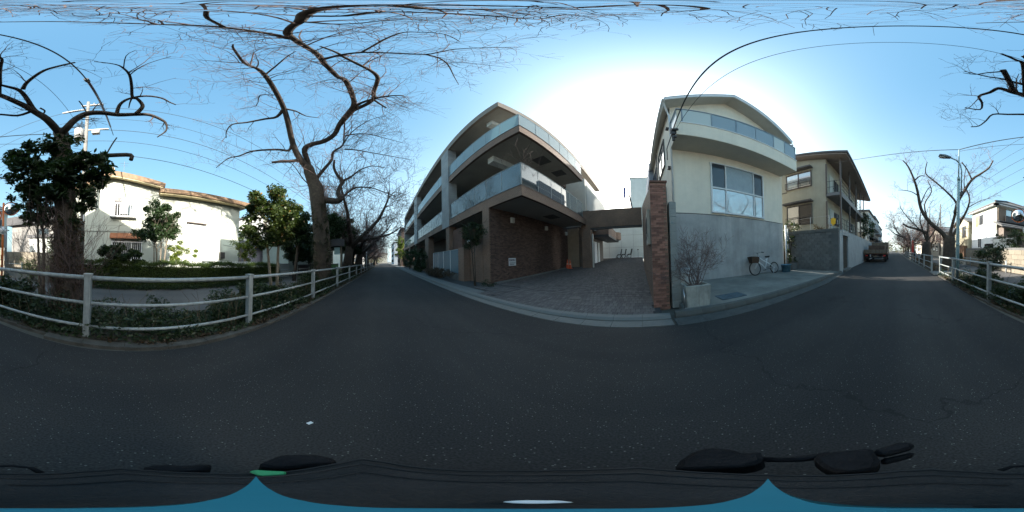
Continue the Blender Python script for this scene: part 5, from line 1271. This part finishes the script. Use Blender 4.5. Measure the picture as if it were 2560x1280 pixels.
for i in range(40): grow(tf, Vector((1.35 + random.uniform(-.45, .55), -3.6 + random.uniform(-.3, .3), 0)), Vector((random.uniform(-.3, .3), random.uniform(-.2, .4), 1)), random.uniform(.9, 1.9), .01, 2, .5, .2, 4, 3, .003)
tf.build('dry_shoots', twigm, IT)
# stems growing next to it
def small_tree(name, label, base, stems, crown, n, size, mat, bark=barkp, nc=20, cr=.32, group=None, flat=.8):
    rt = root(name, label, 'tree', base, group); m = MB()
    cc = np.mean([c[0] for c in crown], axis=0)
    for (dx, dy, r) in stems:
        b = Vector(base) + Vector((dx, dy, -.05)); top = Vector(cc) + Vector((dx * 2 + random.uniform(-.2, .2), dy * 2, 0))
        mid = b.lerp(top, .55) + Vector((random.uniform(-.05, .05), random.uniform(-.05, .05), 0)); m.tube([b, b.lerp(mid, .5), mid, top], [r * 1.2, r, r * .85, r * .4], 8)
        for q in range(6): grow(m, mid.lerp(top, random.random()), Vector((random.uniform(-1, 1), random.uniform(-1, 1), .7)), 1.0, r * .35, 1, .8, .2, 3, 4, .006)
    m.build('trunk', bark, rt, True)
    tot = sum(c[1][0] for c in crown)
    pts = [clumps(c[0], c[1], max(5, int(nc * c[1][0] / tot)), n // nc, cr, .45, flat) for c in crown]
    leafobj('crown', np.concatenate(pts), size, mat, rt); return rt
small_tree('evergreen_sapling', 'slender grey-stemmed sapling merging with the ivy tree foliage', (2.25, -4.0, 0), [(0, 0, .055), (.28, -.3, .05)], [((2.25, -3.9, 3.0), (.4, .35, .5))], 500, .11, lf_dark, barkp, 8, .25)
small_tree('small_evergreen', 'small multi-stemmed evergreen in front of the white stucco house', (-1.5, -7.7, 0), [(-.12, 0, .05), (.1, .05, .045), (.0, -.1, .04), (.22, .1, .035)], [((-1.5, -7.7, 3.35), (1.0, .9, .75)), ((-1.0, -7.6, 2.6), (.9, .7, .4)), ((-2.1, -7.7, 2.9), (.5, .6, .6))], 12500, .12, lf_dark, barkp, 64, .3)
small_tree('broadleaf_tree', 'twin-trunked evergreen with sunlit yellow-green top by the path', (-5.05, -3.95, 0), [(-.12, 0, .065), (.12, -.05, .06)], [((-5.1, -3.95, 3.75), (1.15, 1.1, .5)), ((-4.7, -3.95, 2.95), (1.0, .9, .6)), ((-6.0, -4.2, 3.35), (1.0, .8, .6)), ((-6.6, -4.5, 3.1), (.7, .6, .55)), ((-4.0, -4.0, 3.45), (.5, .5, .45)), ((-4.2, -4.1, 2.25), (.6, .5, .4)), ((-5.3, -4.1, 2.5), (.9, .7, .4))], 24000, .12, lf_mid, barkp, 90, .3)
small_tree('garden_tree', 'small yellow-green garden tree behind the hedge end', (-7.9, -9.2, 0), [(0, 0, .09), (.2, 0, .05)], [((-7.8, -9.2, 2.5), (.8, .7, .6)), ((-8.3, -9.2, 1.8), (.6, .5, .6))], 5200, .10, lf_ylw, barkp, 34, .28)
small_tree('dense_evergreen', 'dense dark evergreen directly behind the notice board', (-13.6, -4.9, 0), [(0, 0, .16)], [((-13.2, -4.8, 4.7), (1.9, 1.5, 1.3)), ((-15.2, -4.6, 4.5), (1.9, 1.4, 1.5)), ((-12.2, -4.9, 3.5), (1.2, 1.1, .9)), ((-14.4, -4.8, 3.2), (1.3, 1.1, .7))], 30000, .16, lf_dark, barkm, 90, .5)
small_tree('dense_evergreen', 'dark evergreen with low crown between big cherry and broadleaf tree', (-9.6, -5.9, 0), [(0, 0, .12)], [((-9.4, -5.8, 3.7), (1.3, 1.2, 1.1)), ((-10.6, -5.7, 3.3), (1.1, 1.1, 1.0))], 15000, .15, lf_dark, barkm, 70, .42)
small_tree('dense_evergreen', 'squat dark evergreen filling the gap behind the big cherry trunk', (-11.6, -7.2, 0), [(0, 0, .12)], [((-11.4, -7.1, 2.6), (1.5, 1.0, 1.2)), ((-13.6, -7.2, 2.2), (1.6, 1.0, 1.1))], 14000, .15, lf_dark, barkm, 60, .42)
small_tree('dense_evergreen', 'further dark evergreen under the next bare cherry', (-18.5, -4.6, 0), [(0, 0, .2), (.7, .3, .16)], [((-18.2, -4.3, 4.8), (2.2, 1.6, 2.0)), ((-21, -4.2, 4.2), (2.2, 1.4, 1.9)), ((-19.5, -4.2, 2.9), (2.2, 1.3, .9))], 20000, .19, lf_dark, barkm, 70, .55)
small_tree('dense_evergreen', 'lowest dark evergreen furthest along the park fence past the notice board', (-23.5, -4.6, 0), [(0, 0, .2)], [((-23.5, -4.4, 3.8), (1.8, 1.5, 1.6))], 4000, .2, lf_dark, barkm, 30, .5)
small_tree('sapling', 'thin sparse sapling at the brown building street corner', (-7.35, 4.55, .05), [(0, 0, .035), (.06, .02, .03)], [((-7.7, 4.6, 2.9), (.9, .5, .8))], 2600, .10, lf_ivy, barkm, 26, .3)
small_tree('round_garden_tree', 'round dense garden tree before the dark grey house', (6.0, -13.2, 0), [(0, 0, .14)], [((5.9, -13.0, 2.1), (1.3, 1.2, 1.2))], 4500, .12, lf_dark, barkm, 36, .4)
small_tree('yellow_garden_tree', 'yellow-leaved small tree next to the round garden tree', (4.1, -11.6, 0), [(0, 0, .06)], [((4.1, -11.5, 2.3), (.6, .5, .9))], 1500, .11, lf_ylw, barkm, 16, .3)
small_tree('street_bush_tree', 'yellow-green tree in front of the brown flats down the street', (-46, 4.6, 0), [(0, 0, .15)], [((-46, 4.6, 7), (2, 1.5, 1.7)), ((-46, 4.6, 4), (2.2, 1.6, 2))], 5000, .25, lf_ylw, barkm, 40, .6)
for i, (x, lab) in enumerate(((-20, 'dark clipped shrub next to the glass garden fence'), (-24, 'tall dark shrub in the middle of the brown building frontage'), (-29, 'tall dark shrub before the second pale column'), (-36, 'dark shrub at the far end of the brown building'))):
    shrub('frontage_shrub', lab, 'shrub', (x, 4.6, 2.0 if i else 1.5), (1.7 + .3 * i, .5, 1.9 if i else 1.4), 4200, .15, lf_dark, 34, .4, 4, 'shrubs along the brown building', .03)
shrub('low_shrub', 'low dark shrubs under the glass garden fence', 'shrub', (-13, 4.35, .45), (3.4, .4, .45), 4200, .10, lf_dry, 60, .25, 6, None, .03)
shrub('low_shrub', 'low brownish plant at the foot of the corner sapling', 'shrub', (-6.7, 4.9, .2), (.5, .3, .18), 320, .08, lf_ivy, 12, .14, 3, None, .03)
shrub('leafy_shrub', 'broad-leaved dark shrub rising above the hedge before the lower window', 'shrub', (.35, -7.2, 1.25), (1.15, .5, .62), 4200, .14, lf_ivy, 26, .24, 6, None, 0)
shrub('leafy_shrub', 'yellow-green shrub glowing before the white stucco wall', 'shrub', (-2.9, -8.3, 1.65), (.8, .4, .7), 2600, .10, lf_ylw, 18, .2, 5, None, 0)
shrub('clipped_bush', 'rounded yellow-green clipped bush between orange pole and ivy tree', 'bush', (4.55, -6.9, .62), (.85, .7, .62), 5200, .055, lf_ylw, 50, .26, 4, None, 0)
shrub('laurel_shrub', 'leafy green shrub behind the fence under the bright house', 'shrub', (6.1, -3.95, 1.15), (.95, .6, .6), 2600, .11, lf_ivy, 34, .26, 6, None, 0)
shrub('laurel_shrub', 'small rounded bush beyond the path gap', 'shrub', (13.6, -5.2, .75), (.9, .8, .6), 1900, .12, lf_dark, 26, .3, 5, None, 0)
shrub('laurel_shrub', 'dark shrub draping over the tan wall near the orange pole', 'shrub', (9.3, -8.0, 2.3), (1.2, .5, .9), 2400, .12, lf_ivy, 28, .3, 5, None, 0)
shrub('laurel_shrub', 'dark shrub climbing the porch of the bright house', 'shrub', (13.9, -10.0, 2.4), (.8, .5, 1.0), 1500, .13, lf_ivy, 20, .3, 5, None, 0)
bp = root('balcony_plant', 'thin leafless potted plant on the corner balcony of the brown building', 'plant', (-5.0, 5.9, 4.95))
MB().lathe([(0, 0), (.15, 0), (.2, .35), (.16, .35), (.14, .1), (0, .1)], (-5.0, 5.9, 4.96), 14).build('pot', brickm, bp)
m = MB()
for i in range(6): grow(m, Vector((-5.0, 5.9, 5.2)), Vector((random.uniform(-.3, .3), random.uniform(-.3, .3), 1)), 1.5, .014, 2, .6, .2, 3, 3, .004)
m.build('stems', twigm, bp)

for i, (x, y, rx, rz, lab) in enumerate(((-3.4, -3.35, .8, .38, 'low dark shrub against the fence before the twin-trunked evergreen'), (-6.6, -3.3, 1.1, .42, 'low dark shrub between the twin-trunked evergreen and the big cherry'), (2.8, -3.3, .8, .36, 'low dark shrub at the fence under the slender sapling'), (5.2, -3.2, .9, .34, 'low shrub at the fence before the orange pole'), (-11.2, -3.3, 1.3, .45, 'dark shrub at the fence behind the big cherry'), (-15.5, -3.3, 1.6, .5, 'dark shrub at the fence below the dense evergreens'), (-20, -3.3, 1.8, .55, 'dark shrub at the fence further past the dense evergreens'))):
    shrub('strip_shrub', lab, 'shrub', (x, y, rz + .02), (rx, .38, rz), 2600, .085, lf_ivy, 34, .2, 5, 'shrubs along the fence strip', 0)
# hedge
HG = root('hedge', 'long clipped hedge between the park path and the stucco house', 'hedge', (-3.5, -7.2, 0))
n = 52000; px = rng.uniform(-9.2, 3.6, n); t = rng.random(n)
py = np.where(t < .5, -6.85 - np.abs(rng.normal(0, .06, n)) - .09 * np.sin(px * 3.3) * np.cos(px * 1.1), rng.uniform(-7.5, -6.85, n)); pzz = np.where(t < .5, rng.uniform(.08, 1.1, n), 1.08 + rng.normal(0, .04, n))
pzz = pzz + .05 * np.sin(px * 2.3) + .03 * np.sin(px * 7.1) + rng.exponential(.035, n) * (pzz > 1.0)
leafobj('foliage', np.stack([px, py, pzz], 1)[pzz < 1.35], .06, leafmat('leaf_hedge', (.03, .055, .015), (.09, .13, .025)), HG)
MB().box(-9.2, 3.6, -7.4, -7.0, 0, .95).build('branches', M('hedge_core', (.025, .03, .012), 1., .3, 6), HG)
# ivy ground cover and weeds behind the fence
n = 26000; px = rng.uniform(-16, 9, n); px = np.where(rng.random(n) < .6, rng.uniform(-7, 6.5, n), px); py = rng.uniform(-3.65, -2.3, n)
hgt = .16 + .14 * np.sin(px * 1.7 + 1) + .1 * np.sin(px * 4.1) + .08 * np.sin(py * 9 + px * 2); hgt = np.clip(hgt, .04, .5)
keep = ~((px > 8.8) & (px < 10.3)); pz_ = rng.random(n) * hgt + .03
base_ = np.stack([px, py, pz_], 1)[keep]; more = []
for i in range(150):
    x = random.choice([random.uniform(2.2, 6.5), random.uniform(-6.5, -.9), random.uniform(-12, -2), random.uniform(-.9, 2.2) if random.random() < .3 else random.uniform(-5, -2)]); y = random.uniform(-3.55, -2.62); h_ = random.uniform(.25, .72)
    more.append(blob((x, y, h_ * .55), (.26, .2, h_ * .5), 120, .3))
cv = leafobj('ground_cover', np.concatenate([base_] + more), .075, lf_ivy, kind='stuff'); cv['label'] = 'ivy and low weeds covering the strip behind the fence'; cv['category'] = 'ground cover'
n = 16000; px = rng.uniform(-40, 45, n); py = rng.uniform(-3.65, -2.35, n); keep = ((px < -15) | (px > 10.4)); pz_ = rng.random(n) * .25 + .03
cv = leafobj('ground_cover', np.stack([px, py, pz_], 1)[keep], .12, lf_dry, kind='stuff'); cv['label'] = 'dry low growth further along the park strip'; cv['category'] = 'ground cover'
n = 3500; pts = []
for c in range(90):
    x = random.uniform(-14, 8); y = random.choice([-2.25, -2.3]) - abs(random.gauss(0, .1)); pts.append(blob((x, y, .06), (.2, .08, .07), 40, .1))
cv = leafobj('dead_leaves', np.concatenate(pts), .05, lf_dry, kind='stuff'); cv['label'] = 'brown leaf litter caught along the kerb under the fence'; cv['category'] = 'leaf litter'
wd = MB()
for i in range(170):
    x = random.uniform(-6, 7.5); y = random.uniform(-3.5, -2.45); h_ = random.uniform(.3, .8); wd.tube([(x, y, 0), (x + random.uniform(-.1, .1), y + random.uniform(-.1, .1), h_ * .6), (x + random.uniform(-.25, .25), y + random.uniform(-.2, .2), h_)], [.006, .005, .003], 3, False)
o = wd.build('dry_stalks', M('stalk', (.16, .11, .07), .9, .3), None); cv = leafobj('undergrowth', np.concatenate([blob((random.uniform(-9, 3.6), random.uniform(-6.9, -6.5), .12), (.35, .2, .16), 70, .2) for _ in range(110)]), .07, lf_ivy, kind='stuff'); cv['label'] = 'low green growth at the foot of the clipped hedge'; cv['category'] = 'undergrowth'
tag(o, 'thin dry stalks standing among the ivy behind the fence', 'stalks', kind='stuff')

# -- pruned cherries on the right
m = MB(); tw = MB(); R0, zt = 14.0, 11.5
C2_ = root('pruned_cherry', 'pruned cherry with thick forked limbs behind the blue-green lamp post', 'tree', (13.3, -4.5, 0))
P = smooth_path([PR(*t) for t in [(2373, 662, 14), (2373, 640, 14), (2373, 615, 14), (2376, 590, 14)]], 3); P[0].z = -.1; m.tube(P, [.75, .66, .6, .58, .56, .54, .52, .5, .46, .4], 12); m.build('trunk', barkm, C2_, True); m = MB()
def L3(nodes, r0, r1, dens=.5, L=1.1, **k):
    P, r = limb(m, nodes, r0 * .85, r1 * .7, R0, zt, **k); sprout(tw, P, r, dens * 2.6, L * 1.3, 2, 4, rm=.006); return P
L3([(2368, 610), (2358, 585), (2325, 556), (2303, 523), (2294, 479), (2285, 449), (2270, 416), (2257, 401)], .30, .06)
L3([(2288, 450), (2300, 440), (2312, 440)], .08, .05); L3([(2296, 490), (2280, 480), (2262, 476), (2245, 475)], .06, .03)
L3([(2300, 515), (2310, 490), (2322, 470), (2330, 472)], .07, .03)
L3([(2376, 600), (2377, 578), (2388, 534), (2391, 508), (2366, 479), (2336, 453), (2314, 433), (2318, 405)], .22, .05)
L3([(2388, 534), (2395, 504), (2410, 479), (2430, 449), (2454, 433), (2472, 420), (2483, 401)], .22, .07)
L3([(2430, 450), (2417, 423), (2404, 405)], .09, .07); L3([(2380, 595), (2399, 559), (2417, 526), (2424, 497), (2415, 471)], .2, .08)
L3([(2417, 526), (2421, 519), (2454, 501), (2478, 495)], .06, .03); L3([(2412, 478), (2410, 455), (2413, 430), (2416, 410)], .07, .03)
m.build('limbs', barkm, C2_, True); tw.build('twigs', twigm, C2_)
m = MB(); tw = MB(); R0, zt = 19.5, 12
C3_ = root('pruned_cherry', 'pruned cherry with one long level limb behind the lamp post tree', 'tree', (18.6, -5.2, 0))
P = smooth_path([PR(*t) for t in [(2316, 650, 19.5), (2316, 630, 19.5), (2318, 605, 19.5)]], 3); P[0].z = -.1; m.tube(P, [.8, .72, .66, .6, .55, .5, .45], 10); m.build('trunk', barkm, C3_, True); m = MB()
L3([(2317, 608), (2318, 585), (2296, 574), (2270, 567), (2257, 559)], .26, .12); L3([(2316, 600), (2305, 570), (2300, 548), (2303, 520)], .16, .06)
L3([(2318, 600), (2320, 556), (2311, 512), (2329, 479), (2318, 450)], .18, .05); L3([(2320, 600), (2335, 580), (2345, 560), (2350, 530)], .14, .05); L3([(2300, 575), (2270, 545), (2252, 520), (2250, 505)], .1, .03, .9)
m.build('limbs', barkm, C3_, True); tw.build('twigs', twigm, C3_)

# -- generic bare cherries in the rows (three shapes, copied)
def bare_tree(seed, h=8., r=.35):
    random.seed(seed); rt = root('bare_tree', 'x', 'tree', (0, 0, 0), 'bare cherry trees in the park rows'); m = MB(); tw = MB()
    lean = Vector((random.uniform(-.15, .15), random.uniform(0, .3), 1)); p1 = lean * h * .28
    m.tube([(0, 0, -.1), p1 * .5, p1], [r * 1.3, r, r * .9], 10)
    for i in range(5):
        a = i * 1.26 + random.uniform(-.3, .3); d = Vector((math.cos(a), math.sin(a), random.uniform(.5, 1.1))).normalized()
        pts = [p1 - Vector((0, 0, .2))]; q = p1.copy(); rr = [r * .6]; n = 7
        for k in range(n):
            d = (d + rv(.16) + Vector((0, 0, .06))).normalized(); q = q + d * h * .1; pts.append(q.copy()); rr.append(r * .6 * (1 - (k + 1) / n * .85))
        m.tube(pts, rr, 6); sprout(tw, pts, rr, 3.6, 2.1, 2, 5, rm=.008)
    m.build('trunk', barkm, rt, True); tw.build('twigs', twigm, rt); return rt
protos = [bare_tree(11), bare_tree(23, 7.5, .4), bare_tree(37, 8.5, .3)]
rows = [(-16.5, -4.0, 1.32, 'bare cherry directly beyond the big cherry, over the dark evergreens'), (-22, -3.8, 1.2, 'second bare cherry of the row past the notice board'), (-28, -4.0, .95, 'third bare cherry of the row past the notice board'), (-34.5, -3.6, 1.05, 'fourth bare cherry of the row past the notice board'), (-42, -4.0, 1.0, 'fifth bare cherry of the row past the notice board'), (-50, -3.8, 1.0, 'sixth bare cherry of the row past the notice board'), (-60, -3.8, 1.1, 'bare cherry near the far end of the row past the notice board'), (-72, -3.9, 1.1, 'last large bare cherry of the row past the notice board'), (-90, -4, 1.2, 'faint bare cherry where the street past the brown building vanishes'),
        (38, -4.2, 1.35, 'massive bare cherry well beyond the parked truck'), (28, -5.4, .8, 'slender bare cherry behind the second pruned cherry'), (47, -4.4, 1.1, 'bare cherry one beyond the massive one past the truck'), (58, -4.2, 1.1, 'two beyond the massive one past the truck'), (72, -4.5, 1.2, 'small-looking bare cherry before the hazy trees past the truck'), (90, -4.2, 1.2, 'last bare cherry before the street vanishes past the truck'), (24, -8.5, .6, 'small bare tree in front of the cream house with wooden bay'), (66, 5.0, .8, 'bare tree on the building side by the grey flats past the truck')]
random.seed(5)
for i, (x, y, s, lab) in enumerate(rows):
    p = protos[i % 3]
    if i < 3: p.location = (x, y, 0); p.rotation_euler = (0, 0, i * 1.3); p.scale = (s,) * 3; p['label'] = lab
    else: dup(p, (x, y, 0), random.uniform(0, 6.3), s, lab)
# far greenery closing both ends
pts = []
for i in range(40): pts.append(blob((random.uniform(95, 190), random.uniform(-18, 14), random.uniform(1, 5)), (5, 4, 3), 60, .4))
cv = leafobj('distant_trees', np.concatenate(pts), 1.1, leafmat('leaf_far', (.06, .06, .035), (.13, .12, .07)), kind='stuff'); cv['label'] = 'hazy clump of trees closing the street past the truck'; cv['category'] = 'trees'
pts = []
for i in range(30): pts.append(blob((random.uniform(-190, -125), random.uniform(-20, -2), random.uniform(1, 5)), (5, 4, 3), 60, .4))
cv = leafobj('distant_trees', np.concatenate(pts), 1.1, MATS['leaf_far'], kind='stuff'); cv['label'] = 'hazy clump of trees closing the street past the brown building'; cv['category'] = 'trees'

# glass fence of the brown building garden
GF = root('glass_fence', 'frosted blue-grey glass garden fence panels in front of the brown building', 'fence', (-12.8, 4.95, 0))
for i in range(4):
    x = -15.8 + i * 1.45; MB().box(x + .04, x + 1.41, 4.94, 4.96, .55, 2.2).build('panel', fgl, GF)
for i in range(5):
    x = -15.8 + i * 1.45; MB().box(x - .03, x + .03, 4.92, 4.98, .05, 2.22).build('post', whitep, GF)
MB().box(-15.8, -10, 4.93, 4.97, 2.2, 2.24).build('top_rail', fencem, GF); MB().box(-15.8, -10, 4.9, 5.0, .0, .5).build('plinth', conc, GF)
MB().box(-10.0, -9.2, 4.9, 5.35, 0, 2.3).build('pier', tilebr, GF)
m = MB(); m.lathe([(0, -.13), (.1, -.09), (.13, 0), (.1, .09), (0, .13)], (-9.0, 5.2, 2.62), 14)
thing('globe_lamp', m, milk, 'small white globe lamp on the brown garden wall', 'lamp', smooth=True)

# ================================================================ THE CAMERA RIG BELOW THE VIEWPOINT
def ringpts(outline, z, uv=True): return [PZ(u, v, z) for u, v in outline]
bag = root('camera_bag', 'black padded cloth bag with double piping directly below the camera', 'bag', (0, 0, 0))
ol = [(0, 1184), (100, 1186), (200, 1180), (300, 1172), (380, 1178), (520, 1184), (640, 1186), (700, 1182), (800, 1168), (860, 1156), (905, 1148), (960, 1156), (1050, 1170), (1150, 1177), (1280, 1178), (1400, 1176), (1500, 1174), (1600, 1170), (1700, 1178), (1800, 1184), (1920, 1188), (2050, 1190), (2150, 1186), (2250, 1178), (2330, 1174), (2430, 1180), (2500, 1184)]
zt_ = .62
top = ringpts(ol, zt_); cen = Vector((sum(p.x for p in top) / len(top), sum(p.y for p in top) / len(top), 0))
m = MB(); k = len(top); lay = []
for f, z in ((1.02, .02), (1.06, .25), (1.05, .52), (1.0, zt_), (.8, zt_ + .035), (.45, zt_ + .05), (.12, zt_ + .055)):
    lay.append([(cen.x + (p.x - cen.x) * f, cen.y + (p.y - cen.y) * f, z) for p in top])
for l in lay: m.v += l
for i in range(len(lay) - 1):
    for j in range(k): j2 = (j + 1) % k; m.f.append((i * k + j, i * k + j2, (i + 1) * k + j2, (i + 1) * k + j))
m.f.append(tuple((len(lay) - 1) * k + j for j in range(k)))
m.build('body', cloth, bag, True)
for f, z in ((1.0, zt_ + .004), (.86, zt_ + .03)):
    loop = [Vector((cen.x + (p.x - cen.x) * f, cen.y + (p.y - cen.y) * f, z)) for p in top]; MB().tube(loop + [loop[0]], .0042, 6, False).build('piping', piping, bag, True)
loop = [Vector((cen.x + (top[i].x - cen.x) * .68, cen.y + (top[i].y - cen.y) * .68, zt_ + .044)) for i in range(k) if i not in (6, 7, 8, 9)]; MB().tube(loop, .003, 5).build('seam', piping, bag, True)
def pad(name, outl, z0, z1, mat, label=None, bev=.012):
    P0 = [PZ(u, v, z1) for u, v in outl]; m = MB(); m.prism([(p.x, p.y) for p in P0], 'z', z0, z1); o = m.build(name, mat, bag, bevel=bev)
    return o
pad('side_pocket', [(1682, 1172), (1700, 1150), (1730, 1130), (1770, 1117), (1830, 1122), (1860, 1134), (1900, 1126), (1910, 1150), (1870, 1166), (1780, 1170)], .30, .5, vinyl)
pad('side_strap', [(1860, 1136), (1960, 1142), (2040, 1132), (2080, 1126), (2080, 1140), (2000, 1150), (1900, 1150)], .42, .47, vinyl)
pad('side_pocket', [(2030, 1142), (2080, 1128), (2180, 1118), (2200, 1150), (2190, 1172), (2110, 1184), (2060, 1170)], .30, .5, vinyl)
pad('grip', [(2180, 1124), (2252, 1102), (2284, 1106), (2286, 1116), (2200, 1140)], .40, .46, vinyl); pad('grip', [(2200, 1146), (2284, 1128), (2288, 1136), (2205, 1160)], .36, .41, vinyl)
pad('side_pocket', [(640, 1162), (700, 1136), (780, 1134), (830, 1142), (846, 1158), (760, 1166), (700, 1172)], .30, .5, vinyl)
pad('side_pocket', [(345, 1170), (400, 1158), (470, 1164), (515, 1156), (540, 1166), (500, 1180), (400, 1182)], .35, .52, vinyl)
pad('green_tag', [(622, 1178), (640, 1174), (715, 1178), (716, 1186), (650, 1190)], .63, .645, green, bev=.003)
lp = [PZ(u, v, .5) for u, v in ((-60, 1176), (-30, 1166), (30, 1164), (80, 1170), (102, 1182))]; MB().tube(lp, .007, 6).build('strap_loop', vinyl, bag, True)
pad('highlight_disc', [(1250, 1254), (1300, 1250), (1400, 1251), (1440, 1256), (1360, 1259), (1290, 1259)], .675, .69, M('gloss_white', (.8, .85, .95), .2), bev=.002)  # white disc standing in for the bright highlight on the bag
rig = root('camera_mount', 'slim teal camera body on a mast standing in the black bag', 'camera', (0, 0, .66))
ot = []
for u, v in ((640, 1190), (600, 1225), (525, 1250), (425, 1264), (320, 1269), (180, 1271), (0, 1271), (-160, 1271), (-320, 1271), (-460, 1266), (-560, 1248), (-610, 1225), (-637, 1200), (-640, 1196), (-643, 1200), (-670, 1225), (-730, 1250), (-830, 1265), (-960, 1271), (-1120, 1272), (-1280, 1272), (1100, 1271), (960, 1270), (850, 1264), (760, 1252), (680, 1226)):
    ot.append(PZ(u, v, 1.08))
def sec(z, s): return [(p.x * s, p.y * s, z) for p in ot]
m = MB(); k = len(ot)
for z, s in ((.70, .93), (.9, .96), (1.06, 1.0), (1.08, 1.0)): m.v += sec(z, s)
for i in range(3):
    for j in range(k): j2 = (j + 1) % k; m.f.append((i * k + j, i * k + j2, (i + 1) * k + j2, (i + 1) * k + j))
m.f.append(tuple(3 * k + j for j in range(k))); m.f.append(tuple(j for j in range(k - 1, -1, -1)))
m.build('body', teal, rig)
MB().tube([(0, 0, .6), (0, 0, .71)], .012, 8).build('mast', black, rig)
